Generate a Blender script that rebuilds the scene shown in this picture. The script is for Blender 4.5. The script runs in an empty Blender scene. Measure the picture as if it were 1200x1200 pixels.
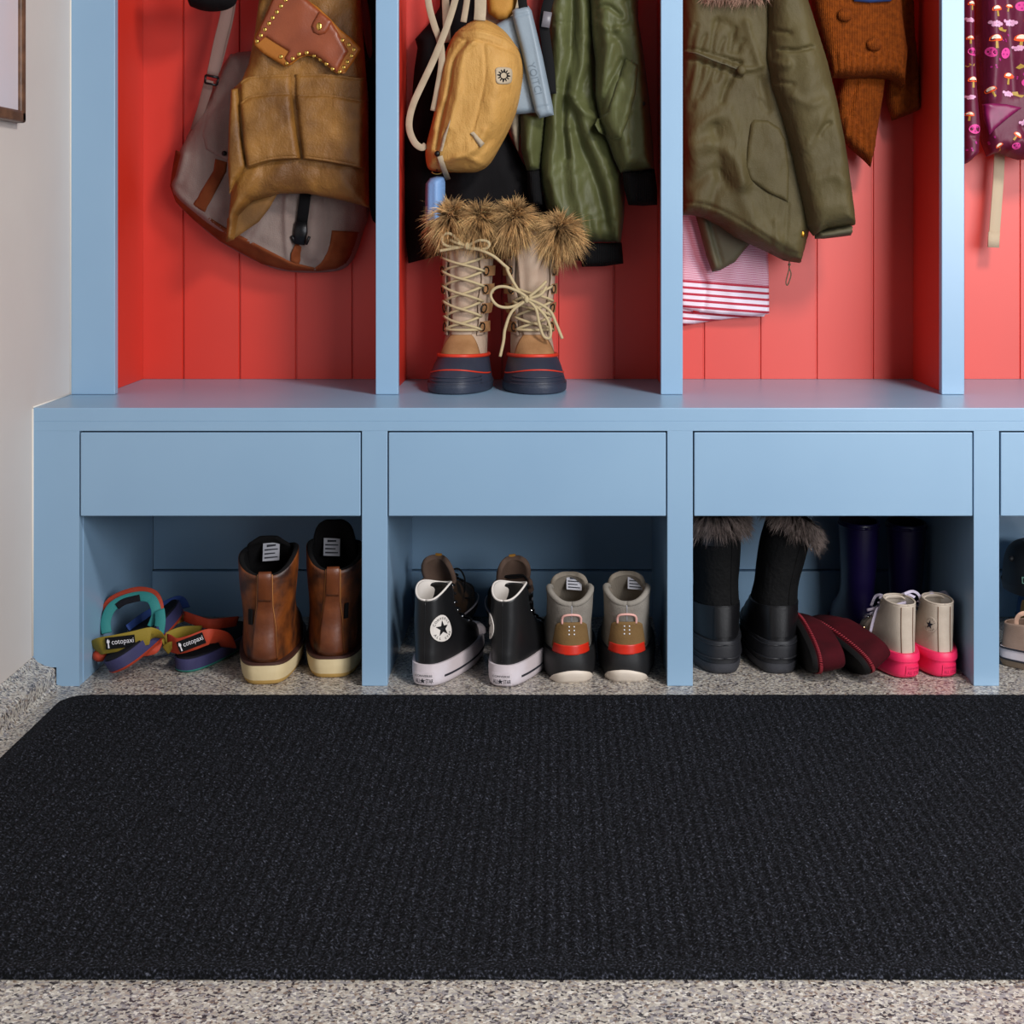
import bpy, bmesh, math, random
import numpy as np
from mathutils import Vector, Matrix, Euler
from mathutils.geometry import delaunay_2d_cdt
PI = math.pi
C = bpy.context.scene.collection
# ------------------------------------------------------------------ camera, sky, lights, exposure
F, VX, VY, DIST, EYE = 1800.9, 655.0, 262.0, 2.54, 0.7645
cam_data = bpy.data.cameras.new('camera')
cam = bpy.data.objects.new('camera', cam_data); C.objects.link(cam)
cam.location = (0, -DIST, EYE); cam.rotation_euler = (PI / 2, 0, 0)
cam_data.sensor_width = 36; cam_data.lens = 36 * F / 1200
cam_data.shift_x = -(VX - 600) / 1200; cam_data.shift_y = -(600 - VY) / 1200
cam_data.clip_start = 0.05
bpy.context.scene.camera = cam
world = bpy.data.worlds.new('world'); bpy.context.scene.world = world
world.use_nodes = True
world.node_tree.nodes['Background'].inputs[0].default_value = (0.80, 0.88, 1.0, 1)
world.node_tree.nodes['Background'].inputs[1].default_value = 0.13

def area(name, loc, target, size, power, color, sy=None):
    d = bpy.data.lights.new(name, 'AREA'); d.energy = power; d.color = color; d.size = size
    if sy: d.shape = 'RECTANGLE'; d.size_y = sy
    o = bpy.data.objects.new(name, d); C.objects.link(o); o.location = loc
    o.rotation_euler = (Vector(target) - Vector(loc)).to_track_quat('-Z', 'Y').to_euler()
    return o
area('key_lamp', (1.00, -1.38, 2.05), (0.15, 0.05, 0.25), 0.34, 37, (1.0, 0.955, 0.92))
area('daylight_window', (1.80, -2.75, 1.25), (0.45, 0.2, 0.6), 1.7, 88, (0.95, 0.965, 1.0), 1.35)
vs = bpy.context.scene.view_settings
vs.view_transform = 'Standard'; vs.look = 'None'; vs.gamma = 1; vs.use_curve_mapping = False
vs.exposure = 0.0
bpy.context.scene.cycles.max_bounces = 8

# ------------------------------------------------------------------ helpers
rng = np.random.default_rng(7)
random.seed(7)
MW = {}          # world matrices of the things' empties

def srgb(h):
    if isinstance(h, str):
        h = h.lstrip('#'); c = [int(h[i:i + 2], 16) / 255 for i in (0, 2, 4)]
    else: c = [v / 255 for v in h]
    return tuple(v / 12.92 if v <= 0.04045 else ((v + 0.055) / 1.055) ** 2.4 for v in c)

def mat(name, col, rough=0.6, col2=None, scale=30, bump=0.0, bscale=200, metal=0.0, sheen=0.0, spec=0.5, coat=0.0, wave=None, detail=4, contrast=(0.35, 0.65), bdist=0.002, wr=None):
    m = bpy.data.materials.new(name); m.use_nodes = True
    nt = m.node_tree; N = nt.nodes; Lk = nt.links; b = N['Principled BSDF']
    b.inputs['Base Color'].default_value = (*srgb(col), 1)
    b.inputs['Roughness'].default_value = rough; b.inputs['Metallic'].default_value = metal
    b.inputs['Specular IOR Level'].default_value = min(spec, 0.18) if rough >= 0.8 else spec
    if sheen: b.inputs['Sheen Weight'].default_value = sheen; b.inputs['Sheen Roughness'].default_value = 0.4
    if coat: b.inputs['Coat Weight'].default_value = coat; b.inputs['Coat Roughness'].default_value = 0.25
    tc = N.new('ShaderNodeTexCoord')
    if col2 is not None:
        n = N.new('ShaderNodeTexNoise'); n.inputs['Scale'].default_value = scale; n.inputs['Detail'].default_value = detail
        Lk.new(tc.outputs['Object'], n.inputs['Vector'])
        r = N.new('ShaderNodeValToRGB'); r.color_ramp.elements[0].position = contrast[0]; r.color_ramp.elements[1].position = contrast[1]
        r.color_ramp.elements[0].color = (*srgb(col), 1); r.color_ramp.elements[1].color = (*srgb(col2), 1)
        Lk.new(n.outputs['Fac'], r.inputs['Fac']); Lk.new(r.outputs['Color'], b.inputs['Base Color'])
    h = None
    if bump:
        n = N.new('ShaderNodeTexNoise'); n.inputs['Scale'].default_value = bscale; n.inputs['Detail'].default_value = 3
        Lk.new(tc.outputs['Object'], n.inputs['Vector']); h = n.outputs['Fac']
    if wave:   # (axis, scale, weight): ribs of a knit or a weave
        w = N.new('ShaderNodeTexWave'); w.bands_direction = wave[0]; w.inputs['Scale'].default_value = wave[1]; w.inputs['Distortion'].default_value = wave[3] if len(wave) > 3 else 0.6
        w.inputs['Detail Scale'].default_value = 4
        Lk.new(tc.outputs['Object'], w.inputs['Vector'])
        mth = N.new('ShaderNodeMath'); mth.operation = 'MULTIPLY_ADD'; mth.inputs[1].default_value = wave[2]
        Lk.new(w.outputs['Fac'], mth.inputs[0])
        if h: Lk.new(h, mth.inputs[2])
        h = mth.outputs[0]
    if h:
        bp = N.new('ShaderNodeBump'); bp.inputs['Strength'].default_value = bump or 0.5; bp.inputs['Distance'].default_value = bdist
        Lk.new(h, bp.inputs['Height']); Lk.new(bp.outputs['Normal'], b.inputs['Normal'])
    if wr:   # (scale, height, distortion, anisotropy): creases of worn cloth
        mp = N.new('ShaderNodeMapping'); mp.inputs['Scale'].default_value = (1, 1, wr[3] if len(wr) > 3 else 0.5); Lk.new(tc.outputs['Object'], mp.inputs['Vector'])
        n = N.new('ShaderNodeTexNoise'); n.inputs['Scale'].default_value = wr[0]; n.inputs['Detail'].default_value = 3.5; n.inputs['Distortion'].default_value = wr[2]; n.inputs['Roughness'].default_value = 0.55
        Lk.new(mp.outputs[0], n.inputs['Vector'])
        b2 = N.new('ShaderNodeBump'); b2.inputs['Strength'].default_value = 1.0; b2.inputs['Distance'].default_value = wr[1]
        Lk.new(n.outputs['Fac'], b2.inputs['Height'])
        if h: Lk.new(bp.outputs['Normal'], b2.inputs['Normal'])
        Lk.new(b2.outputs['Normal'], b.inputs['Normal'])
    return m

def empty(name, label, cat, loc, rot=(0, 0, 0), group=None):
    o = bpy.data.objects.new(name, None); C.objects.link(o)
    o.location = loc; o.rotation_euler = rot; o.empty_display_size = 0.05
    MW[o.name] = Matrix.Translation(Vector(loc)) @ Euler(rot).to_matrix().to_4x4()
    o['label'] = label; o['category'] = cat
    if group: o['group'] = group
    return o

def tag(o, label, cat, group=None):
    o['label'] = label; o['category'] = cat
    if group: o['group'] = group
    return o

def obj(name, verts, faces, m, parent=None, world=False, smooth=True, structure=False, mi=None, flipcheck=True, angle=None):
    """one mesh object; world=True: verts are world coordinates and are carried into the parent's frame"""
    V = np.array(verts, dtype=float).reshape(-1, 3)
    me = bpy.data.meshes.new(name); o = bpy.data.objects.new(name, me); C.objects.link(o)
    if parent is not None:
        o.parent = parent
        if world:
            A = np.array(MWof(parent).inverted()); V = V @ A[:3, :3].T + A[:3, 3]
            MW[o.name] = MWof(parent).copy()
        else: MW[o.name] = MWof(parent).copy()
    else:
        org = np.array([(V[:, 0].min() + V[:, 0].max()) / 2, (V[:, 1].min() + V[:, 1].max()) / 2, V[:, 2].min()])
        V = V - org; o.location = org; MW[o.name] = Matrix.Translation(Vector(org))
    me.from_pydata(V.tolist(), [], [tuple(int(i) for i in f) for f in faces])
    for mm in (m if isinstance(m, (list, tuple)) else [m]): me.materials.append(mm)
    if mi is not None: me.polygons.foreach_set('material_index', mi)
    if flipcheck:
        bm = bmesh.new(); bm.from_mesh(me); bmesh.ops.recalc_face_normals(bm, faces=bm.faces); bm.to_mesh(me); bm.free()
    if smooth:
        me.polygons.foreach_set('use_smooth', [True] * len(me.polygons))
        if angle: me.set_sharp_from_angle(angle=math.radians(angle))
    me.update()
    if structure: o['kind'] = 'structure'
    return o

def MWof(o): return MW[o.name]

class MB:
    def __init__(s): s.v = []; s.f = []; s.mi = []
    def add(s, v, f, mi=0):
        n = len(s.v); s.v += [tuple(p) for p in v]; s.f += [tuple(i + n for i in q) for q in f]; s.mi += [mi] * len(f)
    def box(s, x0, x1, y0, y1, z0, z1, b=0.0, mi=0):
        if b <= 0:
            v = [(x, y, z) for z in (z0, z1) for y in (y0, y1) for x in (x0, x1)]
            s.add(v, [(0, 1, 3, 2), (4, 6, 7, 5), (0, 4, 5, 1), (2, 3, 7, 6), (0, 2, 6, 4), (1, 5, 7, 3)], mi); return
        bm = bmesh.new(); bmesh.ops.create_cube(bm, size=1)
        for q in bm.verts: q.co = ((x0 + x1) / 2 + q.co.x * (x1 - x0), (y0 + y1) / 2 + q.co.y * (y1 - y0), (z0 + z1) / 2 + q.co.z * (z1 - z0))
        bmesh.ops.bevel(bm, geom=list(bm.edges), offset=b, segments=2, affect='EDGES', profile=0.5)
        bm.verts.index_update(); s.add([tuple(q.co) for q in bm.verts], [[q.index for q in f.verts] for f in bm.faces], mi); bm.free()
    def grid(s, G, closeu=False, mi=0):
        """G[row][col] points"""
        R, K = len(G), len(G[0]); f = []
        for i in range(R - 1):
            for j in range(K if closeu else K - 1):
                f.append((i * K + j, i * K + (j + 1) % K, (i + 1) * K + (j + 1) % K, (i + 1) * K + j))
        s.add([p for r in G for p in r], f, mi)
    def tube(s, pts, r, n=8, mi=0, flat=1.0, up=None):
        pts = [Vector(p) for p in pts]; G = []; rr = r if hasattr(r, '__len__') else [r] * len(pts)
        nrm = None
        for i, p in enumerate(pts):
            t = (pts[min(i + 1, len(pts) - 1)] - pts[max(i - 1, 0)]).normalized()
            if nrm is None or up is not None:
                a = Vector(up) if up is not None else (Vector((0, 0, 1)) if abs(t.z) < 0.9 else Vector((1, 0, 0)))
                nrm = a
            nrm = (nrm - t * nrm.dot(t)); nrm = nrm.normalized() if nrm.length > 1e-6 else Vector((1, 0, 0))
            bi = t.cross(nrm)
            G.append([tuple(p + (nrm * math.cos(2 * PI * k / n) * flat + bi * math.sin(2 * PI * k / n)) * rr[i]) for k in range(n)])
        b = len(s.v); s.grid(G, True, mi)
        K = n; R = len(G)
        s.f.append(tuple(b + k for k in range(K))); s.f.append(tuple(b + (R - 1) * K + k for k in range(K))); s.mi += [mi, mi]
    def ribbon(s, pts, w, th, nrm=(0, -1, 0), mi=0):
        """flat band along pts, w wide, th thick, lying square to nrm (one vector or one per point)"""
        pts = [Vector(p) for p in pts]; G = []
        ww = w if hasattr(w, '__len__') else [w] * len(pts)
        for i, p in enumerate(pts):
            t = (pts[min(i + 1, len(pts) - 1)] - pts[max(i - 1, 0)]).normalized()
            nv = Vector(nrm[i] if hasattr(nrm[0], '__len__') else nrm)
            sd = t.cross(nv).normalized(); nn = sd.cross(t).normalized(); h = ww[i] / 2; q = th / 2; c = min(q, h) * 0.5
            G.append([tuple(p + sd * a + nn * b_) for a, b_ in ((-h, -q + c), (-h + c, -q), (h - c, -q), (h, -q + c), (h, q - c), (h - c, q), (-h + c, q), (-h, q - c))])
        b = len(s.v); s.grid(G, True, mi); R = len(G)
        s.f.append(tuple(b + k for k in range(8))); s.f.append(tuple(b + (R - 1) * 8 + k for k in range(8))); s.mi += [mi, mi]
    def ball(s, c, r, n=12, mi=0, sc=(1, 1, 1)):
        G = []
        for i in range(n + 1):
            a = PI * (i + 0.02 * (i == 0) - 0.02 * (i == n)) / n
            G.append([(c[0] + r * sc[0] * math.sin(a) * math.cos(2 * PI * k / (n * 2)), c[1] + r * sc[1] * math.sin(a) * math.sin(2 * PI * k / (n * 2)), c[2] + r * sc[2] * math.cos(a)) for k in range(n * 2)])
        b = len(s.v); s.grid(G, True, mi)
        K = n * 2
        s.f.append(tuple(b + k for k in range(K))); s.f.append(tuple(b + n * K + k for k in range(K))); s.mi += [mi, mi]
    def cyl(s, a, b_, r, n=20, mi=0): s.tube([a, b_], r, n, mi)
    def build(s, name, m, parent=None, **k): return obj(name, s.v, s.f, m, parent, mi=s.mi, **k)

def W(px, py, Y): 
    k = (Y + DIST) / F
    return Vector(((px - VX) * k, Y, EYE - (py - VY) * k))

def smooth_line(pts, n=6, closed=False):
    P = [np.array(p, float) for p in pts]; out = []; N_ = len(P)
    for i in range(N_ if closed else N_ - 1):
        p0 = P[(i - 1) % N_] if closed else P[max(i - 1, 0)]
        p1 = P[i]; p2 = P[(i + 1) % N_]; p3 = P[(i + 2) % N_] if closed else P[min(i + 2, N_ - 1)]
        for k in range(n):
            t = k / n
            out.append(0.5 * ((2 * p1) + (p2 - p0) * t + (2 * p0 - 5 * p1 + 4 * p2 - p3) * t * t + (3 * p1 - p0 - 3 * p2 + p3) * t ** 3))
    if not closed: out.append(P[-1])
    return [tuple(p) for p in out]

def segdist(Q, poly, closed=True):
    A = np.array(poly, float); B = np.roll(A, -1, axis=0)
    if not closed: A = A[:-1]; B = B[:-1]
    out = np.full(len(Q), 1e9)
    for a, b in zip(A, B):
        d = b - a; L2 = (d ** 2).sum() + 1e-12
        t = np.clip(((Q - a) @ d) / L2, 0, 1)
        dd = Q - a - t[:, None] * d
        out = np.minimum(out, (dd ** 2).sum(1))
    return np.sqrt(out)

def inside(Q, poly):
    P = np.array(poly); x, y = Q[:, 0], Q[:, 1]; r = np.zeros(len(Q), bool); j = len(P) - 1
    for i in range(len(P)):
        xi, yi = P[i]; xj, yj = P[j]
        c = ((yi > y) != (yj > y)) & (x < (xj - xi) * (y - yi) / (yj - yi + 1e-12) + xi); r ^= c; j = i
    return r

class Puff:
    """a soft or flat closed shape from its outline, standing at depth Y with real thickness t.
    folds: (points, width, height[m]) ridges (+) or creases (-) running along a line"""
    def __init__(s, name, outline, Y, m, parent=None, t=0.02, e=14, folds=(), h=3.0, back=0.006, fn=None, sm=True, yfn=None, angle=None, flat=0.0, wrinkle=0.0, wsc=14):
        s.Y, s.t, s.e, s.folds, s.fn, s.yfn, s.wr, s.wsc = Y, t, e, folds, fn, yfn, wrinkle, wsc
        ol = smooth_line(outline, 8, True) if sm else list(outline)
        P = np.array(ol + [ol[0]]); d = np.r_[0, np.cumsum(np.hypot(*np.diff(P, axis=0).T))]
        k = max(8, int(d[-1] / h)); u = np.linspace(0, d[-1], k, endpoint=False)
        if not sm: u = np.unique(np.r_[u, d[:-1]])
        ol = np.c_[np.interp(u, d, P[:, 0]), np.interp(u, d, P[:, 1])]
        s.ol = ol
        x0, y0 = ol.min(0); x1, y1 = ol.max(0)
        pts = []
        yy = y0 + h / 2; r = 0
        while yy < y1:
            pts += [(x, yy) for x in np.arange(x0 + (h / 2 if r else 0), x1, h)]; yy += h * 0.87; r ^= 1
        Q = np.array(pts).reshape(-1, 2)
        Q = Q[inside(Q, ol)]
        if len(Q): Q = Q[segdist(Q, ol) > h * 0.55]
        allp = np.r_[ol, Q] if len(Q) else ol
        vv, _, ff, _, _, _ = delaunay_2d_cdt([Vector(p) for p in allp], [], [list(range(len(ol)))], 1, 1e-5)
        V = np.array([tuple(v) for v in vv]); nf = len(ol)
        fy = s.front(V); D = segdist(V, ol)
        edge = D < 1e-3
        k_ = (s.planeY(V) - t / 2 + DIST) / F
        X = (V[:, 0] - VX) * k_; Z = EYE - (V[:, 1] - VY) * k_
        vf = np.c_[X, fy, Z]; vb = np.c_[X, s.planeY(V) + back * np.minimum(D / max(e, 1) * 2, 1), Z]
        n = len(V); faces = [tuple(f) for f in ff]; bf = [tuple(reversed([i + n for i in f])) for f in faces]
        # join the rims
        cnt = {}
        for f in faces:
            for a, b in zip(f, f[1:] + f[:1]): cnt[(a, b)] = 1
        side = [(b, a, a + n, b + n) for (a, b) in cnt if (b, a) not in cnt]
        s.o = obj(name, np.r_[vf, vb], faces + bf + side, m, parent, world=True, angle=angle)
    def planeY(s, V):
        return s.Y + (s.yfn(V[:, 0], V[:, 1]) if s.yfn else 0) + np.zeros(len(V))
    def front(s, V):
        V = np.atleast_2d(np.array(V, float)); D = segdist(V, s.ol)
        q = np.clip(D / s.e, 0, 1); f = s.t * np.sqrt(np.clip(1 - (1 - q) ** 2, 0, 1))
        fade = np.clip(D / 5, 0, 1)
        g = np.zeros(len(V))
        for pts, w, a in s.folds:
            pl = smooth_line(pts, 5) if len(pts) > 2 else pts
            g += a * np.exp(-(segdist(V, pl, False) / w) ** 2)
        if s.fn: g += s.fn(V[:, 0], V[:, 1])
        if s.wr:
            x, y = V[:, 0] / s.wsc, V[:, 1] / s.wsc
            g += s.wr * (np.sin(x * 1.3 + 1.7 * np.sin(y * .7)) * np.sin(y * .9 + 1.3 * np.sin(x * 1.1 + 1)) + .5 * np.sin(2.3 * x + 1.9 * y + 2 * np.sin(y)) )
        return s.planeY(V) - f - np.maximum(g * fade, -f * 0.9)
    def at(s, px, py, off=0.001):
        Y = s.front([(px, py)])[0] - off
        k = (s.Y - s.t / 2 + (s.yfn(np.array([px]), np.array([py]))[0] if s.yfn else 0) + DIST) / F
        return Vector(((px - VX) * k, Y, EYE - (py - VY) * k))
    def line(s, name, pts, r, m, off=0.0, n=6, step=3):
        mb = MB(); P = resample(smooth_line(pts, 6) if len(pts) > 2 else pts, step)
        mb.tube([s.at(x, y, off) for x, y in P], r, n); return mb.build(name, m, s.o.parent or s.o, world=True)
    def band(s, name, pts, wpx, m, th=0.002, off=0.001, parent=None):
        mb = MB(); P = resample(smooth_line(pts, 6) if len(pts) > 2 else pts, 4)
        mb.ribbon([s.at(x, y, off) for x, y in P], wpx * (s.Y + DIST) / F, th); return mb.build(name, m, parent or s.o.parent or s.o, world=True)

def resample(pts, step):
    P = np.array(pts, float); d = np.r_[0, np.cumsum(np.hypot(*np.diff(P, axis=0).T))]
    u = np.linspace(0, d[-1], max(2, int(d[-1] / step) + 1)); return list(zip(np.interp(u, d, P[:, 0]), np.interp(u, d, P[:, 1])))

_tc = {}
def text2d(body, size=1.0):
    """flat lettering as (verts2d, faces), centred"""
    if body in _tc: v, f = _tc[body]
    else:
        cu = bpy.data.curves.new('t', 'FONT'); cu.body = body; cu.resolution_u = 3
        o = bpy.data.objects.new('t', cu); C.objects.link(o)
        dg = bpy.context.evaluated_depsgraph_get(); dg.update()
        me = bpy.data.meshes.new_from_object(o.evaluated_get(dg))
        v = np.array([p.co[:2] for p in me.vertices]); f = [tuple(p.vertices) for p in me.polygons]
        bpy.data.objects.remove(o); bpy.data.curves.remove(cu); bpy.data.meshes.remove(me)
        v = v - (v.min(0) + v.max(0)) / 2; _tc[body] = (v, f)
    return v * size, f

def star2d(r, n=5, inner=0.42, rot=0):
    return [(r * (1 if i % 2 == 0 else inner) * math.sin(rot + PI * i / n), r * (1 if i % 2 == 0 else inner) * math.cos(rot + PI * i / n)) for i in range(2 * n)]

# ------------------------------------------------------------------ footwear: stacked outlines of a foot
def pchip(x, xs, ys):
    xs = np.array(xs, float); ys = np.array(ys, float); h = np.diff(xs); dl = np.diff(ys) / h
    m = np.zeros(len(xs)); m[0] = dl[0]; m[-1] = dl[-1]
    for i in range(1, len(xs) - 1):
        m[i] = 0 if dl[i - 1] * dl[i] <= 0 else 2 * dl[i - 1] * dl[i] / (dl[i - 1] + dl[i])
    x = np.clip(x, xs[0], xs[-1]); i = np.clip(np.searchsorted(xs, x) - 1, 0, len(h) - 1)
    t = (x - xs[i]) / h[i]
    return ys[i] * (2 * t ** 3 - 3 * t ** 2 + 1) + h[i] * m[i] * (t ** 3 - 2 * t ** 2 + t) + ys[i + 1] * (-2 * t ** 3 + 3 * t ** 2) + h[i] * m[i + 1] * (t ** 3 - t ** 2)

class Loft:
    """levels (z, y_heel, y_toe, half width at heel, half width at ball, x shift); angle 0 is the heel, pi the toe, pi/2 the +x side"""
    def __init__(s, levels, p=0.72, bend=0.0):
        s.L = np.array([tuple(l) + (0,) * (6 - len(l)) for l in levels], float); s.p = p; s.bend = bend
    def P(s, th, z, off=0.0):
        th, z = np.broadcast_arrays(np.asarray(th, float), np.asarray(z, float))
        c = [pchip(z, s.L[:, 0], s.L[:, k]) for k in range(1, 6)]
        def raw(th):
            t = (1 - np.cos(th)) / 2; u = np.clip(t / 0.72, 0, 1); u = u * u * (3 - 2 * u)
            w = c[2] + (c[3] - c[2]) * u; sn = np.sin(th)
            y = c[0] + (c[1] - c[0]) * t
            return np.sign(sn) * np.abs(sn) ** s.p * w + c[4] + s.bend * t * t, y
        x, y = raw(th)
        if np.any(off):
            xa, ya = raw(th - 0.03); xb, yb = raw(th + 0.03)
            nx, ny = yb - ya, -(xb - xa); l = np.hypot(nx, ny) + 1e-9
            x = x + off * nx / l; y = y + off * ny / l
        return np.stack([x, y, z], -1)
    def map(s, th, z, off=0.0008):
        T = np.linspace(th - 1.9, th + 1.9, 400); Q = s.P(T, z); A = np.r_[0, np.cumsum(np.linalg.norm(np.diff(Q, axis=0), axis=1))]
        A = A - np.interp(th, T, A)
        def f(u, v, o=off): return s.P(np.interp(u, A, T), z + v, o)
        return f

def solid(name, L, z0, z1, m, parent, n=48, nz=8, rnd=0.0, off=0.0, zfn=None):
    """closed band of a loft between two heights; zfn(th) adds to the top edge"""
    th = np.linspace(0, 2 * PI, n, endpoint=False); G = []
    zt = z1 + (zfn(th) if zfn else 0) + np.zeros(n)
    if rnd: G.append(L.P(th, np.full(n, z0), off - rnd))
    for k in range(nz + 1):
        z = z0 + (zt - z0) * k / nz
        if rnd and k == 0: z = z + rnd * 0.7
        G.append(L.P(th, z, off))
    G.append(L.P(th, zt, off - 0.004))
    mb = MB(); mb.grid([list(map(tuple, g)) for g in G], True)
    b = 0; K = n; R = len(G)
    mb.f.append(tuple(range(K))); mb.mi.append(0)
    mb.f.append(tuple((R - 1) * K + k for k in range(K))); mb.mi.append(0)
    return mb.build(name, m, parent, angle=50)

def upper(L, z0, rim, mU, mL, parent, thick=0.004, depth=0.05, n=56, nz=26, name='upper', lip=0.0, lname='lining'):
    th = np.linspace(0, 2 * PI, n, endpoint=False); zr = rim(th); G = []
    for k in range(nz + 1):
        v = k / nz; G.append(L.P(th, z0 + (zr - z0) * v, lip * max(0, 1 - abs(v - 0.97) / 0.04)))
    G.append(L.P(th, zr + 0.0015, -thick * 0.5)); G.append(L.P(th, zr, -thick))
    mb = MB(); mb.grid([list(map(tuple, g)) for g in G], True); o = mb.build(name, mU, parent, flipcheck=False)
    G = []
    for k in range(9):
        G.append(L.P(th, np.maximum(zr - 0.0005 - depth * k / 8, z0), -thick - 0.0002 - 0.001 * (k > 0)))
    mb = MB(); mb.grid([list(map(tuple, g)) for g in G], True); mb.f.append(tuple(8 * n + k for k in range(n))); mb.mi.append(0)
    l = mb.build(lname, mL, parent, flipcheck=False)
    return o, l

def decal(name, f, uv, faces, m, parent, off=0.001, thick=0.0, world=False):
    """flat shape (list of 2D points, metres) laid on a loft or surface map f(u, v, off)"""
    V = [tuple(f(u, v, off)) for u, v in uv]; n = len(V); F_ = [tuple(q) for q in faces]
    if thick:
        V += [tuple(f(u, v, off - thick)) for u, v in uv]
        cnt = {}
        for q in F_:
            for a, b in zip(q, q[1:] + q[:1]): cnt[(a, b)] = 1
        F_ += [tuple(reversed([i + n for i in q])) for q in faces] + [(b, a, a + n, b + n) for (a, b) in cnt if (b, a) not in cnt]
    return obj(name, V, F_, m, parent, flipcheck=bool(thick), smooth=False, world=world)

def shape2d(kind, w, h, n=24):
    """filled grid shapes for decals"""
    if kind == 'rect':
        k, l = 10, 6; V = [((i / k - .5) * w, (j / l - .5) * h) for j in range(l + 1) for i in range(k + 1)]
        return V, [(j * (k + 1) + i, j * (k + 1) + i + 1, (j + 1) * (k + 1) + i + 1, (j + 1) * (k + 1) + i) for j in range(l) for i in range(k)]
    V = [(0, 0)]; F_ = []
    R = 4
    for r in range(1, R + 1): V += [(w / 2 * r / R * math.cos(2 * PI * i / n), h / 2 * r / R * math.sin(2 * PI * i / n)) for i in range(n)]
    for i in range(n): F_.append((0, 1 + i, 1 + (i + 1) % n))
    for r in range(R - 1):
        for i in range(n): F_.append((1 + r * n + i, 1 + (r + 1) * n + i, 1 + (r + 1) * n + (i + 1) % n, 1 + r * n + (i + 1) % n))
    return V, F_

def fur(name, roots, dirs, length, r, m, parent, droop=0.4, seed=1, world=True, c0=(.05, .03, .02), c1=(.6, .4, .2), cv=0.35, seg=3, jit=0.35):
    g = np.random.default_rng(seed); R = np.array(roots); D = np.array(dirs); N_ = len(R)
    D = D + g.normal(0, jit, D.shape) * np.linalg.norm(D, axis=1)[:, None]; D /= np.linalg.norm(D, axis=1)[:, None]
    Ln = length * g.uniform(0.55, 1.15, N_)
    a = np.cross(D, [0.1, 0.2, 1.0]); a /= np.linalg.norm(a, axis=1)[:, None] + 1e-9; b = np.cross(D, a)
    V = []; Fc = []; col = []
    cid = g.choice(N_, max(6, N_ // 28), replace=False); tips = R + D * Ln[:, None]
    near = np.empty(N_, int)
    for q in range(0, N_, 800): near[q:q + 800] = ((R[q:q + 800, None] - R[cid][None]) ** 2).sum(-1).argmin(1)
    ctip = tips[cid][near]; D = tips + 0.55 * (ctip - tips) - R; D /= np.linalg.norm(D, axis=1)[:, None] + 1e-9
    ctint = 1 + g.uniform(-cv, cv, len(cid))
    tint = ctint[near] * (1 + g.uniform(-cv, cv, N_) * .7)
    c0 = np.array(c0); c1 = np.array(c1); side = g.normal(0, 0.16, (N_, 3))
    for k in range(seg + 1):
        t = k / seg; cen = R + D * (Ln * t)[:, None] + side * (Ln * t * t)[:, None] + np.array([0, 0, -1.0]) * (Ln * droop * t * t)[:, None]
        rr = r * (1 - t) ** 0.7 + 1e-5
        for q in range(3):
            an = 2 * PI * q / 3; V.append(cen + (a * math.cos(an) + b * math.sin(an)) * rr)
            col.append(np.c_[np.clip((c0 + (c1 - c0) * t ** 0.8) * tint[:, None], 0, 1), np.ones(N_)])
    V = np.stack(V, 1).reshape(-1, 3); col = np.stack(col, 1).reshape(-1, 4); per = 3 * (seg + 1)
    base = [(k * 3 + q, k * 3 + (q + 1) % 3, k * 3 + 3 + (q + 1) % 3, k * 3 + 3 + q) for k in range(seg) for q in range(3)]
    Fc = (np.array(base)[None] + (np.arange(N_) * per)[:, None, None]).reshape(-1, 4)
    o = obj(name, V, Fc.tolist(), m, parent, world=world, flipcheck=False)
    ca = o.data.color_attributes.new('tint', 'FLOAT_COLOR', 'POINT'); ca.data.foreach_set('color', col.ravel())
    return o

def attr_mat(name, rough=0.6, sheen=0.0):
    m = bpy.data.materials.new(name); m.use_nodes = True; nt = m.node_tree; b = nt.nodes['Principled BSDF']
    a = nt.nodes.new('ShaderNodeAttribute'); a.attribute_name = 'tint'
    nt.links.new(a.outputs['Color'], b.inputs['Base Color']); b.inputs['Roughness'].default_value = rough
    b.inputs['Specular IOR Level'].default_value = 0.3
    return m

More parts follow.
